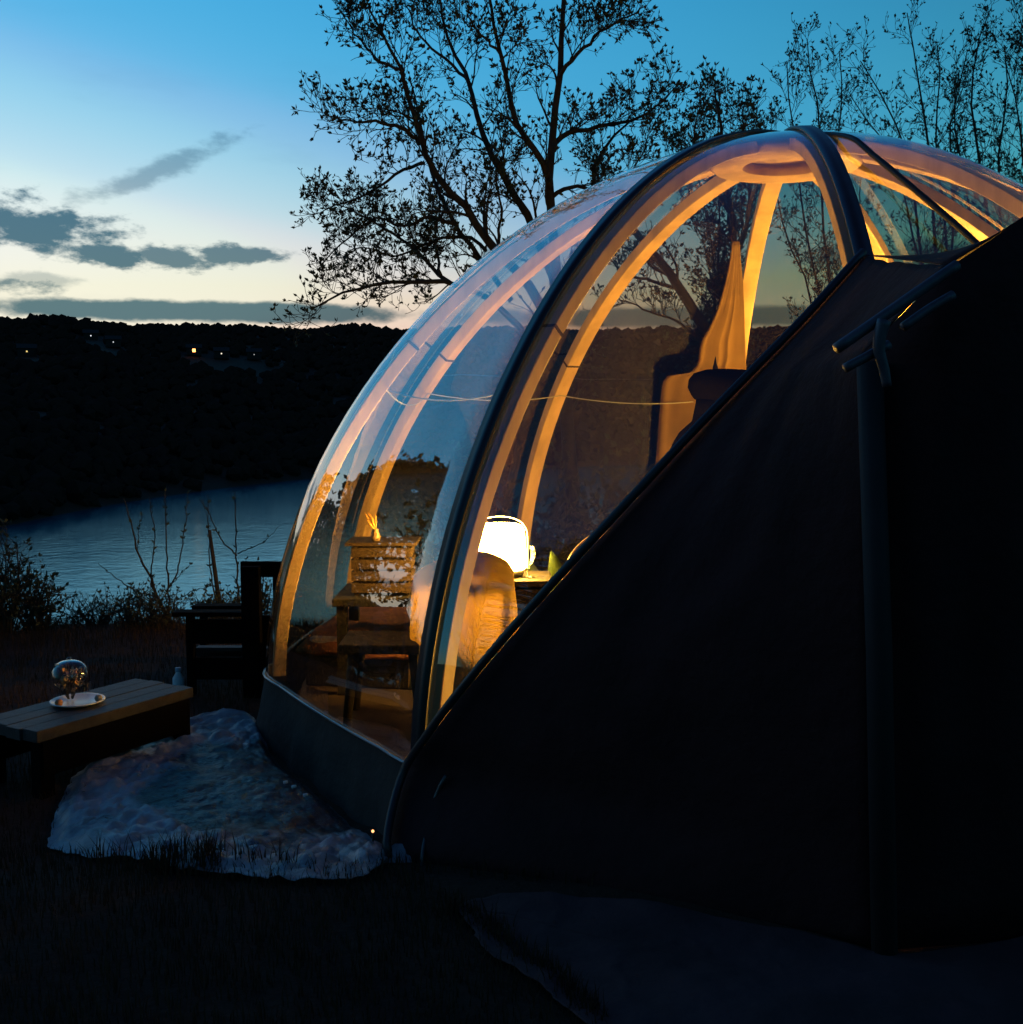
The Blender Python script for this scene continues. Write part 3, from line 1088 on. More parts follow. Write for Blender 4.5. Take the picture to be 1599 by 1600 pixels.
for j in range(10):          # flap falling over the far side
    u = 1 - j / 10
    rows.append([p + Vector((0, 0.09 + 0.03 * u + 0.012 * math.sin(i * 0.9 + 1), -0.07 * u)) for i, p in enumerate(top)])
for j in range(5):
    a = math.pi * j / 4
    rows.append([p + Vector((0, 0.045 + 0.045 * math.cos(a), 0.02 * math.sin(a))) for p in top])
for j in range(1, 22):
    u = j / 21
    rows.append([t_.lerp(b_, u) + Vector((0, (-0.035 * math.sin(i * 0.62 + 0.8 * math.sin(u * 2.4)) - 0.02 * math.sin(i * 0.27 + 2)) * (0.25 + u), 0.01 * math.sin(i * 0.5) * u)) for i, (t_, b_) in enumerate(zip(top, bot))])
m = MB()
m.grid(rows)
tag(m.build('throw', M_THROW, solid=0.004), 'pale yellow throw draped over the chair in front of the lantern', 'blanket')

# bentwood chair beside it
hc = at(957, 915, 4.35)
ch2 = thing('bentwood_chair', 'chair with a thin curved wooden back hoop beside the porch edge', 'chair', Vector((hc.x, hc.y, FLOOR_Z)))
m = MB()
hoop = [hc + Vector((0.185 * math.cos(a), 0.02 * math.sin(a), 0.205 * math.sin(a))) for a in [R_(-35 + 250 * i / 28) for i in range(29)]]
m.tube(hoop, 0.013, 8)
m.build('back_hoop', M_WOOD, ch2)
m = MB()
m.tube([hc + Vector((0.11 * math.cos(a), 0.015, 0.02 + 0.13 * math.sin(a))) for a in [R_(-30 + 240 * i / 20) for i in range(21)]], 0.009, 6)
m.build('inner_hoop', M_WOOD, ch2)
m = MB()
m.lathe([(0.001, 0.57), (0.2, 0.57), (0.21, 0.585), (0.2, 0.60), (0.001, 0.60)], (hc.x, hc.y + 0.2, 0), 28)
m.build('seat', M_DARKWOOD, ch2)
for sx in (-1, 1):
    for sy in (-1, 1):
        m = MB()
        m.tube([(hc.x + sx * 0.13, hc.y + 0.2 + sy * 0.14, 0.58), (hc.x + sx * 0.17, hc.y + 0.2 + sy * 0.18, FLOOR_Z)], 0.014, 6)
        m.build('leg', M_WOOD, ch2)

# potted plant behind the lantern
pp = at(880, 940, 5.3)
plant = thing('potted_plant', 'leafy potted plant just right of the lantern', 'plant', Vector((pp.x, pp.y, FLOOR_Z)))
m = MB()
m.lathe([(0.001, 0), (0.10, 0), (0.14, 0.24), (0.125, 0.24), (0.12, 0.21), (0.001, 0.21)], (pp.x, pp.y, FLOOR_Z), 24)
m.build('pot', mat('terracotta', (0.25, 0.11, 0.06), 0.8, var=0.2), plant)
r = random.Random(2)
for k in range(16):
    a = r.uniform(0, 6.28)
    ln = r.uniform(0.35, 0.62)
    m = MB()
    d = Vector((math.cos(a) * 0.45, math.sin(a) * 0.45, 1)).normalized()
    p0 = Vector((pp.x, pp.y, FLOOR_Z + 0.2))
    rows = []
    for i in range(8):
        u = i / 7
        c = p0 + d * ln * u + Vector((math.cos(a), math.sin(a), 0)) * 0.16 * u * u - Vector((0, 0, 0.10 * u ** 3))
        s_ = Vector((-math.sin(a), math.cos(a), 0)) * 0.045 * math.sin(math.pi * (0.06 + 0.94 * u)) * (1 if u > 0.3 else 0.35)
        rows.append([c - s_, c - Vector((0, 0, 0.006)), c + s_])
    m.grid(rows)
    m.build('leaf', mat('house_leaf', (0.06, 0.10, 0.03), 0.5, trans=0.2), plant, solid=0.001)

# low table with a slatted crate and a sprig
TY = 5.05
tc_ = at(612, 935, TY)
tbl = thing('low_table', 'low wooden table under the slatted crate at the left of the dome', 'table', Vector((tc_.x, tc_.y, FLOOR_Z)))
tz = at(600, 928, TY).z
m = MB()
m.box((tc_.x + 0.06, tc_.y + 0.1, tz - 0.02), (0.62, 0.46, 0.035))
m.build('table_top', M_DARKWOOD, tbl, smooth=False, bevel=0.004)
for sx in (-1, 1):
    for sy in (-1, 1):
        m = MB()
        m.box((tc_.x + 0.06 + sx * 0.27, tc_.y + 0.1 + sy * 0.19, (FLOOR_Z + tz - 0.04) / 2), (0.045, 0.045, tz - 0.04 - FLOOR_Z))
        m.build('leg', M_DARKWOOD, tbl, smooth=False)
cr0 = at(597, 925, TY - 0.05)
crate = thing('crate', 'slatted wooden crate on the low table inside the dome', 'crate', Vector((cr0.x, cr0.y + 0.1, tz)))
M_CRATE = mat('crate_wood', (0.045, 0.026, 0.015), 0.8, var=0.4, scale=9, stretch=(1, 1, 6))
for i in range(4):
    for sy in (-1, 1):
        m = MB()
        m.box((cr0.x, cr0.y + 0.1 + sy * 0.10, tz + 0.035 + 0.054 * i), (0.27, 0.01, 0.042))
        m.build('slat', M_CRATE, crate, smooth=False)
    for sx in (-1, 1):
        m = MB()
        m.box((cr0.x + sx * 0.131, cr0.y + 0.1, tz + 0.035 + 0.054 * i), (0.01, 0.188, 0.042))
        m.build('slat', M_CRATE, crate, smooth=False)
for sx in (-1, 1):
    for sy in (-1, 1):
        m = MB()
        m.box((cr0.x + sx * 0.115, cr0.y + 0.1 + sy * 0.084, tz + 0.112), (0.02, 0.02, 0.22))
        m.build('corner_post', M_CRATE, crate, smooth=False)
m = MB()
m.box((cr0.x, cr0.y + 0.1, tz + 0.236), (0.32, 0.25, 0.014))
m.build('lid', M_CRATE, crate, smooth=False)
vz = tz + 0.244
vp = at(588, 850, TY)
vase = thing('vase', 'small vase of dried orange sprigs on the crate', 'vase', Vector((vp.x, vp.y, vz)))
m = MB()
m.lathe([(0.001, 0), (0.018, 0), (0.022, 0.02), (0.012, 0.045), (0.014, 0.055)], (vp.x, vp.y, vz), 16)
m.build('vessel', mat('vase_glaze', (0.3, 0.2, 0.12), 0.3), vase)
for k in range(6):
    m = MB()
    a = r.uniform(0, 6.28)
    tip = Vector((vp.x + 0.03 * math.cos(a) - 0.02, vp.y + 0.03 * math.sin(a), vz + r.uniform(0.09, 0.13)))
    m.tube([Vector((vp.x, vp.y, vz + 0.04)), Vector((vp.x, vp.y, vz + 0.04)).lerp(tip, 0.6), tip], [0.002, 0.006, 0.002], 5)
    m.build('sprig', mat('dried_sprig', (0.7, 0.4, 0.12), 0.8), vase)

# stool at the front of the floor
sp = at(585, 1100, 4.45)
stool = thing('stool', 'small dark stool on the dome floor behind the left panel', 'stool', Vector((sp.x, sp.y, FLOOR_Z)))
m = MB()
m.box((sp.x + 0.04, sp.y + 0.12, 0.46), (0.36, 0.30, 0.04))
m.build('seat', M_DARKWOOD, stool, smooth=False, bevel=0.008)
for sx in (-1, 1):
    for sy in (-1, 1):
        m = MB()
        q = Vector((sp.x + 0.04, sp.y + 0.12, 0))
        m.tube([q + Vector((sx * 0.12, sy * 0.10, 0.45)), q + Vector((sx * 0.15, sy * 0.13, FLOOR_Z))], [0.024, 0.018], 8)
        m.build('leg', M_DARKWOOD, stool)

# daybed with a brown blanket along the left wall
db_c = DC + (TO_CAM * math.cos(R_(86)) + LEFT * math.sin(R_(86))) * 1.88
rad86 = (TO_CAM * math.cos(R_(86)) + LEFT * math.sin(R_(86)))
rz = math.atan2(rad86.y, rad86.x)
bed = thing('daybed', 'low daybed with rust brown blanket along the left dome wall', 'bed', Vector((db_c.x, db_c.y, FLOOR_Z)))
m = MB()
m.box((db_c.x, db_c.y, 0.21), (0.58, 1.20, 0.14), rz)
m.build('base', M_DARKWOOD, bed, smooth=False, bevel=0.01)
M_BLANKET = mat('rust_blanket', (0.30, 0.12, 0.05), 0.95, var=0.35, scale=6, bump=0.5, bscale=14)
m = MB()
rows = []
Mz = Matrix.Rotation(rz, 3, 'Z')
for j in range(17):
    v = j / 16 - 0.5
    row = []
    for i in range(15):
        u = i / 14 - 0.5
        ed = max(abs(u), abs(v)) * 2
        z = 0.40 - 0.10 * sstep(ed, 0.8, 1.0) + 0.022 * fbm(u * 5 + 3, v * 9)
        row.append(Vector((db_c.x, db_c.y, z)) + Mz @ Vector((u * 0.64, v * 1.26, 0)))
    rows.append(row)
m.grid(rows)
m.build('blanket', M_BLANKET, bed, solid=0.02)
m = MB()
m.box((db_c.x, db_c.y, 0.325), (0.56, 1.18, 0.09), rz)
m.build('mattress', mat('mattress', (0.4, 0.33, 0.25), 0.9), bed, smooth=False, bevel=0.02)

# pale curtain hung against the far panel
M_CURT = mat('curtain', (0.23, 0.135, 0.05), 0.95, var=0.2, scale=4, trans=0.35)
Ledge = [(1141, 345), (1136, 385), (1128, 420), (1118, 455), (1104, 488), (1090, 515), (1086, 545), (1073, 562), (1046, 566), (1030, 574), (1024, 620), (1020, 680), (1012, 760), (1004, 860), (998, 930)]
Redge = [(1152, 345), (1156, 385), (1160, 420), (1162, 455), (1163, 488), (1164, 515), (1165, 545), (1165, 562), (1165, 566), (1160, 574), (1163, 620), (1166, 680), (1170, 760), (1172, 860), (1174, 930)]
LA = smooth_path([dome_hit(x, y, -0.13, far=True) if y < 900 else at(x, y, 7.3) for x, y in Ledge], 60)
RA = smooth_path([dome_hit(x, y, -0.13, far=True) if y < 900 else at(x, y, 7.3) for x, y in Redge], 60)
rows = []
for a_, b_ in zip(LA, RA):
    w_ = (b_ - a_).length
    rows.append([a_.lerp(b_, i / 36) + Vector((0.004 * math.sin(i), -0.010 * math.sin(i * 0.62 + 1.3 * math.sin(i * 0.31) + 0.8 * fbm(a_.z * 1.5, i * 0.15)) * min(w_ / 0.5, 1), 0)) for i in range(37)])
m = MB()
m.grid(rows)
tag(m.build('curtain', M_CURT, solid=0.004), 'pale curtain glowing orange against the far dome panel', 'curtain')

# coat stand with a dark coat and hat
KY = 5.35
kp = at(1118, 600, KY)
stand = thing('coat_stand', 'post with pointed finial behind the hat inside the dome', 'coat stand', Vector((kp.x, kp.y, FLOOR_Z)))
m = MB()
m.tube([(kp.x, kp.y, FLOOR_Z), (kp.x, kp.y, at(1118, 582, KY).z)], 0.02, 10)
m.build('pole', M_DARKWOOD, stand)
m = MB()
zt = at(1118, 582, KY).z
m.lathe([(0.02, 0.0), (0.016, 0.02), (0.008, 0.05), (0.001, 0.085)], (kp.x, kp.y, zt - 0.01), 12)
m.build('finial', M_DARKWOOD, stand)
m = MB()
m.lathe([(0.001, 0), (0.18, 0), (0.17, 0.03), (0.03, 0.05)], (kp.x, kp.y, FLOOR_Z), 20)
m.build('foot', M_DARKWOOD, stand)
hcx = at(1135, 600, KY)
m = MB()
zz = at(1135, 578, KY).z
prof = [(0.001, 0.0), (0.10, -0.004), (0.15, -0.02), (0.172, -0.05), (0.176, -0.085), (0.160, -0.12), (0.145, -0.14), (0.12, -0.145), (0.001, -0.14)]
rowz = []
for (rr_, z_) in prof:
    rowz.append([Vector((hcx.x + rr_ * math.cos(a) * (1 + 0.04 * math.sin(3 * a)), hcx.y + rr_ * math.sin(a), zz + z_ + 0.006 * math.sin(2 * a + 1))) for a in [2 * math.pi * i / 36 for i in range(37)]])
m.grid(rowz)
tag(m.build('hat', mat('dark_felt', (0.003, 0.0025, 0.0025), 1.0, spec=0.0)), 'broad dark felt hat hanging on the coat stand', 'hat')
m = MB()
rowz = []
for j in range(18):
    u = j / 17
    z_ = zz - 0.13 - 0.95 * u
    rr_ = interp(u, [0, 0.06, 0.12, 0.2, 0.4, 1.0], [0.145, 0.155, 0.165, 0.25, 0.29, 0.30])
    rowz.append([Vector((hcx.x + 0.01 + rr_ * math.cos(a) * (1 + 0.05 * math.sin(5 * a) * u), hcx.y + 0.55 * rr_ * math.sin(a) * (1 + 0.10 * math.sin(7 * a + 1) * u), z_)) for a in [2 * math.pi * i / 40 for i in range(41)]])
m.grid(rowz)
tag(m.build('coat', mat('dark_coat', (0.004, 0.0035, 0.0035), 1.0, spec=0.0, bump=0.3), solid=0.006), 'dark coat hanging below the felt hat on the stand', 'coat')

# cord strung from rib to rib round the inside
m = MB()
cp = []
phis = [RIB0 + 36 * k for k in range(0, 10)]
for k in range(len(phis) - 1):
    A, B = dome_pt(phis[k], 0.385, -0.075), dome_pt(phis[k + 1], 0.385, -0.075)
    for i in range(12):
        u = i / 12
        P = A.lerp(B, u)
        P.z -= 0.05 * 4 * u * (1 - u) * (1.0 + 0.35 * math.sin(k * 2.1))
        cp.append(P)
cp.append(dome_pt(phis[-1], 0.385, -0.075))
m.tube(cp, 0.0034, 5)
tag(m.build('cord', M_ROPE), 'thin pale cord strung from rib to rib inside the dome', 'cord')

# ------------------------------------------------------------------ black canvas porch in front
PY = 2.72
pb, pt = at_z(1380, 1484, terr(0.9, PY) + 0.0), at(1354, 548, PY)
porch = thing('porch_tent', 'black canvas porch with a corner post covering the right foreground', 'tent', Vector((pb.x, pb.y, pb.z)))
foot = at_z(628, 1362, 0.01)
edgeA = smooth_path([foot + Vector((0, 0, 0.0)), at(612, 1318, foot.y + 0.02)] + [dome_hit(x, y, 0.045) for x, y in [(652, 1207), (690, 1148), (722, 1104), (800, 1010), (900, 898), (1000, 790), (1090, 693), (1180, 600), (1265, 512), (1348, 418)]], 60)
wall_dir = (at_z(1599, 1467, pb.z) - pb)
wall_dir.z = 0
wall_dir.normalize()


def on_wall(px, py, off=0.0):
    """pixel on the vertical front wall plane through the post"""
    nrm = Vector((wall_dir.y, -wall_dir.x, 0))
    d = ray(px, py)
    t = (pb - CP).dot(nrm) / d.dot(nrm)
    return CP + d * t + nrm * off


ridge = on_wall(1690, 280)
rake = [on_wall(x, 545 - (x - 1290) * 0.6634) for x in (1354, 1480, 1540, 1599)] + [ridge]
edgeB = resample([pb, pb.lerp(pt, 0.5), pt], 46) + resample([pt, on_wall(1481, 414)], 15)[1:]
rows = []
for i in range(60):
    a_, b_ = edgeA[i], edgeB[i]
    row = []
    for k in range(25):
        u = k / 24
        P = a_.lerp(b_, u)
        sag = 0.03 * math.sin(math.pi * u) * (1 + fbm(u * 4, i * 0.08)) + 0.012 * fbm(u * 9 + i * 0.05, i * 0.03, 2.0)
        row.append(P + Vector((0.3, 0.5, -0.4)).normalized() * sag * 0.6)
    rows.append(row)
m = MB()
m.grid(rows)
sc_ = m.build('side_canvas', M_CANVAS, porch, solid=0.003)
joint = smooth_path([dome_hit(x, y, 0.04) for x, y in [(1349, 414), (1400, 417), (1455, 424), (1520, 430), (1580, 434), (1640, 436)]], 20)
rk = resample([on_wall(1481, 414), on_wall(1540, 378), on_wall(1599, 340), ridge], 20)
m = MB()
m.grid([[j_.lerp(q_, k / 10) for k in range(11)] for j_, q_ in zip(joint, rk)])
m.build('roof_canvas', M_CANVAS, porch, solid=0.003)
ground_r = [on_wall(x, 1484 - (x - 1380) * 0.075) for x in (1380, 1500, 1620, 1690)]
fr = resample(ground_r, 20)
tp = resample([pt, on_wall(1481, 420), ridge], 20)
m = MB()
m.grid([[Vector((a_.x, a_.y, a_.z)).lerp(b_, k / 14) + Vector((0, 0.012 * math.sin(i * 0.9) * math.sin(math.pi * k / 14), 0)) for k in range(15)] for i, (a_, b_) in enumerate(zip(fr, tp))])
m.build('front_canvas', M_CANVAS, porch, solid=0.003)
# right half of the gable, outside the frame
wn_ = Vector((wall_dir.y, -wall_dir.x, 0))
rb = fr[-1] + wall_dir * 0.75
re = pt + wall_dir * (2 * (ridge - pt).dot(wall_dir))
m = MB()
m.grid([[fr[-1].lerp(rb, k / 6).lerp(ridge.lerp(re, k / 6), j / 8) for k in range(7)] for j in range(9)])
m.build('front_canvas', M_CANVAS, porch, solid=0.003)
m = MB()
m.grid([[ridge.lerp(re, k / 6) + (joint[-1] + Vector((0.35 * k / 6, 0, -0.25 * k / 6)) - ridge.lerp(re, k / 6)) * (j / 8) for k in range(7)] for j in range(9)])
m.build('roof_canvas', M_CANVAS, porch, solid=0.003)
m = MB()
m.tube([pb - Vector((0, 0.02, 0.05)), pb.lerp(pt, 0.5) - Vector((0, 0.035, 0)), pt - Vector((0, 0.03, 0.03))], 0.031, 12)
m.build('post', mat('post_wood', (0.011, 0.010, 0.012), 0.8, var=0.3, scale=10), porch)
bar1 = [on_wall(x, y, 0.05) for x, y in [(1292, 547), (1360, 500), (1420, 458), (1478, 418)]]
m = MB()
m.tube(smooth_path(bar1, 16), 0.013, 8)
m.build('rake_tube', M_METAL, porch)
for seg in ([(1304, 577), (1345, 555), (1372, 540)], [(1393, 514), (1430, 488), (1470, 464)]):
    m = MB()
    m.tube(smooth_path([on_wall(x, y, 0.055) for x, y in seg], 10), 0.011, 8)
    m.build('lower_tube', M_METAL, porch)
m = MB()
m.tube(smooth_path([on_wall(x, y, 0.075) for x, y in [(1358, 505), (1352, 525), (1350, 550), (1358, 580), (1362, 605)]], 14), [0.016 - 0.0004 * i for i in range(14)], 8)
m.build('hook', M_METAL, porch)
m = MB()
m.tube([p + Vector((-0.012, -0.02, 0.012)) for p in edgeA[1:]], 0.014, 8)
m.build('edge_piping', mat('canvas_piping', (0.02, 0.02, 0.024), 0.45, spec=0.4), porch)
m = MB()
m.tube([p + Vector((0.10, -0.09, -0.03)) for p in edgeA[2:10]], 0.006, 6)
m.build('edge_cord', mat('canvas_piping2', (0.05, 0.05, 0.055), 0.35, spec=0.5), porch)
m = MB()
fp = at_z(627, 1356, 0.02)
rows = []
for j in range(8):
    rows.append([fp + Vector((0.10 * (i / 9 - 0.5) + 0.008 * fbm(i * 0.7, j * 0.8), -0.05 * (j / 7) + 0.01 * fbm(i * 0.5 + 9, j), 0.075 * (1 - (j / 7) ** 1.4) + 0.012 * fbm(i * 0.8, j * 0.6 + 4))) for i in range(10)])
m.grid(rows)
m.build('foot_wrap', mat('clear_wrap', (0.16, 0.17, 0.20), 0.3, spec=0.6), porch, solid=0.004)

# ------------------------------------------------------------------ sheets on the ground
def sheet(name, outline, z0, hfun, material, label, n=240, rings=80, seed=0):
    pts = [at_z(x, y, terr(*at_z(x, y, 0.03).xy) + 0.0) for x, y in outline]
    pts = smooth_path(pts + [pts[0]], n + 1)[:-1]
    c = sum(pts, Vector()) / len(pts)
    m = MB()
    rows = []
    for j in range(rings + 1):
        u = j / rings
        row = []
        for i, p in enumerate(pts):
            q = c.lerp(p, u)
            jit = 1 + (0.022 * fbm(p.x * 6, p.y * 6, seed) + 0.014 * fbm(p.x * 22, p.y * 22, seed)) * max(0, (u - 0.9) * 10)
            q = c + (q - c) * jit
            z = terr(q.x, q.y) + z0 + hfun(q.x, q.y, u)
            row.append(Vector((q.x, q.y, z)))
        rows.append(row + [row[0]])
    m.grid(rows)
    o = m.build(name, material, solid=0.002)
    at_ = o.data.attributes.new('dark_mid', 'FLOAT', 'POINT')
    at_.data.foreach_set('value', [dark_mid(x_ + o.location.x, y_ + o.location.y) for (x_, y_, z_) in [v.co for v in o.data.vertices]])
    return tag(o, label, 'tarp')


def dark_mid(x, y):
    """mask for the darker middle of the plastic sheet"""
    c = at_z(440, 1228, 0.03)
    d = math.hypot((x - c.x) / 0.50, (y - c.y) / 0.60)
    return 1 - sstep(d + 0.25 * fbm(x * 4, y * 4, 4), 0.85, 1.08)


def crease(x, y, k, seed):
    d, _ = noise.voronoi(Vector((x * k + seed, y * k * 0.8 - seed, seed * 0.37)))
    return d[1] - d[0]


def crumple(x, y, u):
    wx, wy = x + 0.03 * fbm(x * 2, y * 2, 3.3), y + 0.03 * fbm(x * 2, y * 2, 7.7)
    lift = 0.035 * sstep(-x, 0.45, 1.15) * (1 - sstep(u, 0.86, 1.0))
    edge = 1 - 0.5 * sstep(u, 0.9, 1.0)
    pale = 0.7 + 1.3 * (1 - dark_mid(x, y))
    return 0.008 + lift + edge * (0.022 * crease(wx, wy, 2.4, 1.0) + pale * (0.018 * crease(wx * 0.7 + wy * 0.7, (wy - wx) * 1.6, 6.0, 5.0) + 0.013 * crease(wx, wy, 15.0, 9.0) + 0.006 * crease(wx, wy, 34.0, 3.0)))


M_TARP = bpy.data.materials.new('white_plastic_sheet')
M_TARP.use_nodes = True
n, l = M_TARP.node_tree.nodes, M_TARP.node_tree.links
b = n['Principled BSDF']
T = NT(n, l)
t = n.new('ShaderNodeTexCoord')
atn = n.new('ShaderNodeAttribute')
atn.attribute_name = 'dark_mid'
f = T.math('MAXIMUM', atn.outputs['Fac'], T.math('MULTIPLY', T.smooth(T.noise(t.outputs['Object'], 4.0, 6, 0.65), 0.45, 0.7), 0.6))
l.new(T.mix(f, (0.36, 0.37, 0.41), (0.05, 0.042, 0.046)), b.inputs['Base Color'])  # darker tone in the middle and in random patches
b.inputs['Roughness'].default_value = 0.3
bp = n.new('ShaderNodeBump')
bp.inputs['Strength'].default_value = 0.5
bp.inputs['Distance'].default_value = 0.02
l.new(T.noise(t.outputs['Object'], 30, 4, 0.6), bp.inputs['Height'])
l.new(bp.outputs[0], b.inputs['Normal'])
tp_ = n.new('ShaderNodeBsdfTransparent')        # thin milky film: part of the dark lawn shows through
mxt = n.new('ShaderNodeMixShader')
l.new(T.math('ADD', T.math('MULTIPLY', T.smooth(T.noise(t.outputs['Object'], 7.0, 5, 0.6), 0.35, 0.7), 0.35), 0.22), mxt.inputs[0])
l.new(b.outputs[0], mxt.inputs[1])
l.new(tp_.outputs[0], mxt.inputs[2])
l.new(mxt.outputs[0], n['Material Output'].inputs[0])
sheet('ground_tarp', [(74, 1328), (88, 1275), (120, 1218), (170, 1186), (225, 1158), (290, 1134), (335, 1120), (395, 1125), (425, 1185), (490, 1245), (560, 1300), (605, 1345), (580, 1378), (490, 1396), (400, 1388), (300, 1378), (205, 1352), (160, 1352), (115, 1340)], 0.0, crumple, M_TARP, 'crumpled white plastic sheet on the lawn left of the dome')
M_MAT2 = mat('grey_sheet', (0.062, 0.026, 0.030), 0.9, var=0.5, scale=3, bump=0.3, bscale=20)
sheet('ground_sheet', [(712, 1428), (760, 1500), (830, 1550), (930, 1625), (1150, 1760), (1500, 1790), (1760, 1700), (1720, 1470), (1560, 1478), (1380, 1492), (1240, 1462), (1060, 1430), (880, 1412), (780, 1412)], 0.012,
      lambda x, y, u: 0.006 * fbm(x * 5, y * 5) + 0.01 * (1 - abs(fbm(x * 2, y * 2, 3))) ** 4, M_MAT2, 'flat dark grey ground sheet in front of the black porch', seed=3)

# ------------------------------------------------------------------ low outdoor table, plate and cloche
TZ = 0.27
c0, c1, c2 = at_z(57, 1144, TZ), at_z(285, 1079, TZ), at_z(182, 1068, TZ)
ux = (c1 - c0).normalized()
uy = Vector((-ux.y, ux.x, 0))
Lt, Wt = (c1 - c0).length + 0.06, max((c2 - c1).dot(uy), 0.34)
mid = c0 + ux * Lt / 2 + uy * Wt / 2
rt = math.atan2(ux.y, ux.x)
gt = terr(mid.x, mid.y)
ot = thing('plank_table', 'low weathered plank table holding a plate and glass cloche', 'table', Vector((mid.x, mid.y, gt)))
for i in range(4):
    m = MB()
    m.box(Vector((0, 0, TZ - 0.022 - 0.001 * (i % 2))) + (c0 + ux * (Lt / 2 + 0.004 * (-1) ** i) + uy * (Wt * (i + 0.5) / 4)).xy.to_3d(), (Lt, Wt / 4 - 0.004, 0.044), rt)
    m.build('plank', M_PLANK, ot, smooth=False, bevel=0.003)
for sy in (0.03, 0.97):
    m = MB()
    m.box(Vector((0, 0, TZ - 0.11)) + (c0 + ux * Lt / 2 + uy * Wt * sy).xy.to_3d(), (Lt - 0.05, 0.022, 0.13), rt)
    m.build('apron', M_STAIN, ot, smooth=False)
for sx in (0.06, 0.94):
    for sy in (0.09, 0.91):
        m = MB()
        q = (c0 + ux * Lt * sx + uy * Wt * sy)
        m.box(Vector((q.x, q.y, (gt + TZ - 0.047) / 2)), (0.06, 0.05, TZ - 0.047 - gt + 0.02), rt)
        m.build('leg', M_STAIN, ot, smooth=False)
pc = at_z(122, 1096, TZ + 0.008)
pc.z = TZ + 0.001
m = MB()
m.lathe([(0.001, 0.004), (0.065, 0.004), (0.095, 0.014), (0.102, 0.016), (0.104, 0.012), (0.07, 0.0), (0.001, 0.0)], pc, 40)
tag(m.build('plate', mat('enamel', (0.55, 0.57, 0.6), 0.25, spec=0.6)), 'round pale plate on the plank table', 'plate')
r = random.Random(8)
for k, (dx, dy, lab) in enumerate([(-0.045, -0.07, 'rust brown fruit at the near left rim of the pale plate'), (0.083, 0.0, 'greyish fruit at the right rim of the pale plate')]):
    m = MB()
    p = pc + Vector((dx, dy, 0.016))
    m.lathe([(0.001, -0.008), (0.012, -0.006), (0.016, 0.006), (0.010, 0.016), (0.001, 0.018)], p, 12)
    tag(m.build('fruit', mat('fruit_' + str(k), [(0.30, 0.13, 0.05), (0.22, 0.2, 0.16)][k], 0.5)), lab, 'fruit', 'fruit on the plate')
gc = at_z(111, 1092, TZ + 0.01)
gc.z = TZ + 0.006
clo = thing('glass_cloche', 'clear glass cloche over dried flowers on the plate', 'cloche', gc)
m = MB()
pr = []
for i in range(17):
    a = math.pi / 2 * i / 16
    pr.append((0.076 * math.cos(a) ** 0.8 if i < 16 else 0.001, 0.085 + 0.075 * math.sin(a)))
m.lathe([(0.07, 0.0), (0.075, 0.04), (0.077, 0.07)] + pr, gc, 32)
m.build('glass', M_SMALLGLASS, clo)
m = MB()
m.lathe([(0.001, 0.172), (0.009, 0.170), (0.011, 0.163), (0.004, 0.158)], gc, 12)
m.build('knob', M_SMALLGLASS, clo)
for k in range(26):
    a, rr_ = r.uniform(0, 6.28), r.uniform(0.01, 0.055)
    tip = gc + Vector((rr_ * math.cos(a), rr_ * math.sin(a), r.uniform(0.04, 0.135)))
    m = MB()
    m.tube([gc + Vector((0.01 * math.cos(a), 0.01 * math.sin(a), 0.005)), gc.lerp(tip, 0.6) + unit(r) * 0.006, tip], 0.0012, 4)
    st = m.build('stem', M_TWIG, clo, smooth=False)
    m = MB()
    for q in range(6):
        d = unit(r)
        s_ = d.cross(unit(r)).normalized()
        sz = r.uniform(0.010, 0.022)
        m.add([tip, tip + d * sz * 0.6 + s_ * sz * 0.4, tip + d * sz, tip + d * sz * 0.6 - s_ * sz * 0.4], [(0, 1, 2, 3)])
    m.build('flower', mat('dried_flower_' + str(k % 3), [(0.40, 0.22, 0.10), (0.35, 0.30, 0.22), (0.22, 0.16, 0.12)][k % 3], 0.8), st, smooth=False)

# ------------------------------------------------------------------ dark wooden garden armchair by the dome
GY = 5.45
gch = at(345, 1085, GY)
gz = terr(gch.x, gch.y)
garm = thing('garden_armchair', 'dark slatted garden armchair between plank table and dome', 'armchair', Vector((gch.x, gch.y, gz)))


def bx(name, p, q, d, depth, parent, mt=M_STAIN, Y=GY):
    """board whose camera-facing corners are pixels p (top left) and q (bottom right) at depth Y + d"""
    a, b_ = at(p[0], p[1], Y + d), at(q[0], q[1], Y + d)
    m = MB()
    m.box(((a.x + b_.x) / 2, Y + d + depth / 2, (a.z + b_.z) / 2), (b_.x - a.x, depth, a.z - b_.z))
    return m.build(name, mt, parent, smooth=False, bevel=0.003)


bx('arm', (269, 957), (388, 964), -0.02, 0.09, garm)
bx('arm', (300, 947), (398, 953), 0.42, 0.09, garm)
bx('front_post', (290, 964), (304, 1092), 0.0, 0.06, garm)
bx('front_post', (312, 954), (324, 1072), 0.44, 0.06, garm)
bx('side_board', (296, 968), (392, 1006), 0.012, 0.02, garm)
bx('side_board', (300, 1028), (392, 1062), 0.012, 0.02, garm)
for i in range(5):
    bx('seat_slat', (306, 1012 + 2 * i), (390, 1018 + 2 * i), 0.05 + 0.075 * i, 0.06, garm, M_PLANK)
bx('back_post', (376, 886), (409, 1098), -0.03, 0.06, garm)
bx('back_post', (426, 880), (438, 1080), 0.40, 0.06, garm)
bx('top_rail', (376, 878), (440, 902), 0.035, 0.03, garm)
bx('back_panel', (386, 962), (436, 1050), 0.04, 0.025, garm)
jp = at_z(289, 1076, gz)
jug = thing('plastic_bottle', 'small white plastic bottle at the foot of the garden armchair', 'bottle', Vector((jp.x, jp.y - 0.1, gz)))
m = MB()
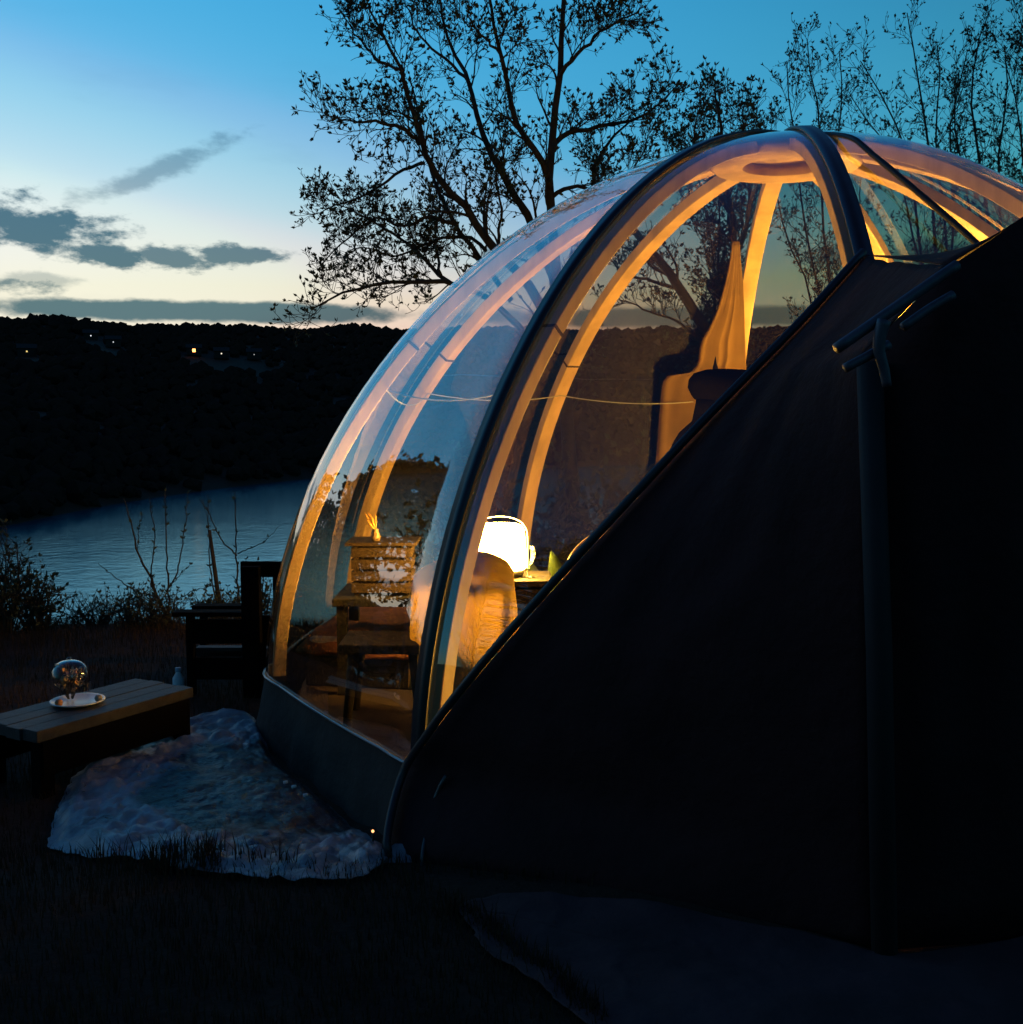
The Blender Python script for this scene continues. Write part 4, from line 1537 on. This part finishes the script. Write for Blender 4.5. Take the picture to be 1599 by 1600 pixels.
m.lathe([(0.001, 0.0), (0.026, 0.0), (0.028, 0.01), (0.028, 0.08), (0.012, 0.105), (0.011, 0.115), (0.001, 0.115)], Vector((jp.x, jp.y - 0.1, gz)), 18)
m.build('body', mat('white_plastic2', (0.55, 0.58, 0.62), 0.35), jug)
m = MB()
m.lathe([(0.014, 0.113), (0.014, 0.132), (0.001, 0.133)], Vector((jp.x, jp.y - 0.1, gz)), 14)
m.build('cap', mat('blue_cap', (0.2, 0.3, 0.4), 0.4), jug)

# tiny garden light by the skirt
sl = at_z(587, 1300, 0.05)
led = thing('garden_light', 'tiny orange glowing garden light at the dome skirt', 'light', Vector((sl.x, sl.y - 0.06, 0.0)))
m = MB()
m.tube([(sl.x, sl.y - 0.06, -0.02), (sl.x, sl.y - 0.06, 0.07)], 0.004, 6)
m.build('stake', M_BLACK, led)
m = MB()
m.lathe([(0.001, -0.005), (0.004, -0.003), (0.005, 0.0), (0.004, 0.003), (0.001, 0.005)], (sl.x, sl.y - 0.06, 0.076), 10)
m.build('bulb', mat('led', (0.5, 0.3, 0.1), emit=((1, 0.4, 0.15), 0.3)), led)

# ------------------------------------------------------------------ saplings, shrubs and grass along the lawn edge
def stem_plant(name, label, Y, stems, r0, seed, tuft=0.4, leaf=0.03, group='saplings on the lawn edge'):
    r = random.Random(seed)
    w, lf = MB(), MB()
    tr = Tree(seed, leaf=leaf)
    bpt = None
    for si, (pts, rad) in enumerate(stems):
        rad = rad * 0.7
        P = smooth_path(pl(pts, Y, r.uniform(-0.25, 0.25) if si else 0), 18)
        if bpt is None:
            bpt = P[0].copy()
            bpt.z = terr(bpt.x, bpt.y)
            P[0] = bpt - Vector((0, 0, 0.05))
        for i in range(1, 17):
            P[i] = P[i] + unit(r) * 0.006
        w.tube(P, [rad * (1 - 0.65 * i / 17) for i in range(18)], 5)
        for i in range(4, 18):
            if r.random() < tuft:
                tr.tuft(P[i], (P[i] - P[i - 1]).normalized())
    o = thing(name, label, 'sapling', bpt, group)
    w.build('stem', M_BARK, o)
    if tr.leafm.v:
        tr.leafm.build('leaves', M_LEAF, o, smooth=False)


SY = 7.6
stem_plant('sapling', 'forked bare sapling with several upright shoots against the river', SY, [
    ([(268, 992), (258, 958), (245, 931), (233, 894), (216, 866), (208, 825), (194, 779)], 0.017),
    ([(245, 931), (236, 905), (241, 856), (242, 831), (234, 776)], 0.009),
    ([(267, 985), (266, 959), (263, 916), (261, 838), (259, 767)], 0.012),
    ([(263, 918), (275, 900), (281, 881), (289, 831), (294, 770)], 0.009),
    ([(246, 932), (219, 925), (191, 909), (154, 880)], 0.008),
    ([(258, 950), (300, 925), (338, 914)], 0.006),
    ([(250, 940), (262, 925), (270, 912), (300, 880)], 0.006),
    ([(228, 890), (216, 855), (222, 800)], 0.006),
    ([(262, 965), (235, 955), (205, 935), (196, 928)], 0.005)], 0.017, 51)
stem_plant('sapling', 'thin upright sapling behind the garden armchair', SY + 0.4, [
    ([(374, 985), (374, 950), (370, 875), (369, 825), (367, 767)], 0.013),
    ([(371, 868), (347, 844), (328, 803), (313, 780)], 0.009),
    ([(372, 865), (395, 855), (413, 847), (438, 822)], 0.006),
    ([(345, 985), (341, 953), (330, 894), (327, 825), (325, 773)], 0.010),
    ([(346, 980), (335, 880), (322, 800), (318, 780)], 0.006)], 0.013, 52)
stk = MB()
P0, P1 = at(350, 985, SY + 0.2), at(328, 828, SY + 0.2)
P0.z = terr(P0.x, P0.y) - 0.05
stk.tube([P0, P0.lerp(P1, 0.5), P1], [0.018, 0.016, 0.012], 7)
tag(stk.build('wooden_stake', M_BARK), 'leaning wooden stake between the two saplings', 'stake')


def shrub(seed, px, py, Y, w, h, label, count=40, leaf=0.035):
    r = random.Random(seed)
    base = at(px, py, Y)
    base.z = terr(base.x, base.y)
    tr = Tree(seed, leaf=leaf, tufts=0.7)
    wd = MB()
    for k in range(count):
        a, q = r.uniform(0, 6.28), r.random() ** 0.6
        tip = base + Vector((w * q * math.cos(a), 0.7 * w * q * math.sin(a), h * r.uniform(0.5, 1.0) * (1.05 - 0.45 * q)))
        s0 = base + Vector((0.25 * w * q * math.cos(a), 0.2 * w * q * math.sin(a), -0.05))
        P = smooth_path([s0, s0.lerp(tip, 0.5) + unit(r) * 0.05, tip], 8)
        wd.tube(P, [0.008 * (1 - 0.1 * i) for i in range(8)], 4, cap=False)
        for i in range(3, 8):
            for z_ in range(2):
                d = (unit(r) + Vector((0, 0, 0.6))).normalized()
                e = P[i] + d * r.uniform(0.05, 0.16)
                wd.tube([P[i], e], [0.003, 0.0015], 3, cap=False)
                tr.tuft(e, d)
    o = thing('shrub', label, 'shrub', base, 'shrubs on the lawn edge')
    wd.build('stem', M_TWIG, o, smooth=False)
    tr.leafm.build('leaves', M_LEAF, o, smooth=False)


shrub(61, 5, 985, 7.2, 0.34, 0.75, 'tall leafy shrub at the left edge above the river', 44)
shrub(62, 60, 985, 7.3, 0.22, 0.36, 'shorter twiggy shrub right of the tall left shrub', 26)
shrub(63, 232, 1000, 7.3, 0.26, 0.22, 'low bushy shrub at the foot of the forked sapling', 40, 0.025)
shrub(64, 352, 965, 7.6, 0.20, 0.26, 'small shrub between leaning stake and armchair', 26, 0.03)
shrub(65, 405, 900, 8.2, 0.25, 0.55, 'leafy shrub above the armchair back', 26, 0.03)
for k, (px_, w_, lab) in enumerate([(745, 1.0, 'dark thicket behind the dome, seen through glass left of the lantern'), (880, 1.1, 'dark thicket seen through the glass right of the lantern'), (1010, 1.1, 'dark thicket seen through the glass left of the curtain'), (1215, 1.0, 'dark thicket seen through the glass right of the centre rib')]):
    shrub(70 + k, px_, 900, 11.0 + 0.3 * (k % 2), w_, 2.5, lab, 150, 0.09)
shrub(66, 150, 980, 7.5, 0.25, 0.16, 'sparse low shrub at the middle of the lawn edge', 18, 0.02)

random.seed(77)
mb = MB()


def blade(x, y, hgt, wid):
    z = terr(x, y)
    a = random.uniform(0, 6.28)
    le = random.uniform(0.15, 0.7) * hgt
    dx, dy = math.cos(a), math.sin(a)
    sx, sy = -dy * wid, dx * wid
    mb.add([(x - sx, y - sy, z - 0.01), (x + sx, y + sy, z - 0.01), (x + dx * le * 0.35 + sx * 0.7, y + dy * le * 0.35 + sy * 0.7, z + hgt * 0.6),
            (x + dx * le * 0.35 - sx * 0.7, y + dy * le * 0.35 - sy * 0.7, z + hgt * 0.6), (x + dx * le, y + dy * le, z + hgt)], [(0, 1, 2, 3), (3, 2, 4)])


def in_dome(x, y, m=0.0):
    return math.hypot(x - DC.x, y - DC.y) < 2.5 + m


tarp_poly = [at_z(x, y, 0.03).xy for x, y in [(74, 1328), (88, 1275), (120, 1218), (225, 1158), (335, 1120), (425, 1150), (600, 1300), (605, 1345), (580, 1372), (490, 1388), (400, 1380), (300, 1368), (205, 1344), (115, 1336)]]
sheet_poly = [at_z(x, y, 0.1).xy for x, y in [(720, 1420), (760, 1500), (930, 1625), (1150, 1760), (1720, 1760), (1720, 1440), (1000, 1400), (640, 1350)]]


def inside(x, y, poly):
    c = False
    j = len(poly) - 1
    for i in range(len(poly)):
        if (poly[i][1] > y) != (poly[j][1] > y) and x < (poly[j][0] - poly[i][0]) * (y - poly[i][1]) / (poly[j][1] - poly[i][1]) + poly[i][0]:
            c = not c
        j = i
    return c


cnt = 0
while cnt < 42000:
    y = 1.9 + 6.2 * random.random() ** 1.1
    x = random.uniform(-0.62, 0.55) * (y + 0.8)
    if in_dome(x, y) or inside(x, y, tarp_poly) or inside(x, y, sheet_poly):
        continue
    k = 0.5 + 0.5 * fbm(x * 2, y * 2)
    blade(x, y, random.uniform(0.02, 0.055) * (0.6 + 0.8 * k) * (1.6 if y > 6.6 else 1), random.uniform(0.0012, 0.0025))
    cnt += 1
for _ in range(420):                   # longer tufts along the near edge of the plastic sheet
    P = at_z(random.choice([random.uniform(140, 470), random.gauss(275, 25), random.gauss(325, 12)]), random.uniform(1372, 1404), 0.03)
    blade(P.x, P.y, random.uniform(0.05, 0.13), random.uniform(0.0015, 0.003))
for _ in range(900):
    q = random.random()
    P = at_z(705 + 240 * q + random.gauss(0, 9), 1425 + 205 * q ** 1.15 + random.gauss(0, 7), 0.1)
    blade(P.x, P.y, random.uniform(0.02, 0.07), random.uniform(0.0012, 0.0025))
gr = mb.build('grass', mat('grass_blade', (0.055, 0.034, 0.020), 0.85, spec=0.1, var=0.5, scale=4, trans=0.2), smooth=False, origin=Vector((0, 4, 0)))
gr['kind'] = 'stuff'
tag(gr, 'dark short grass of the lawn', 'grass')
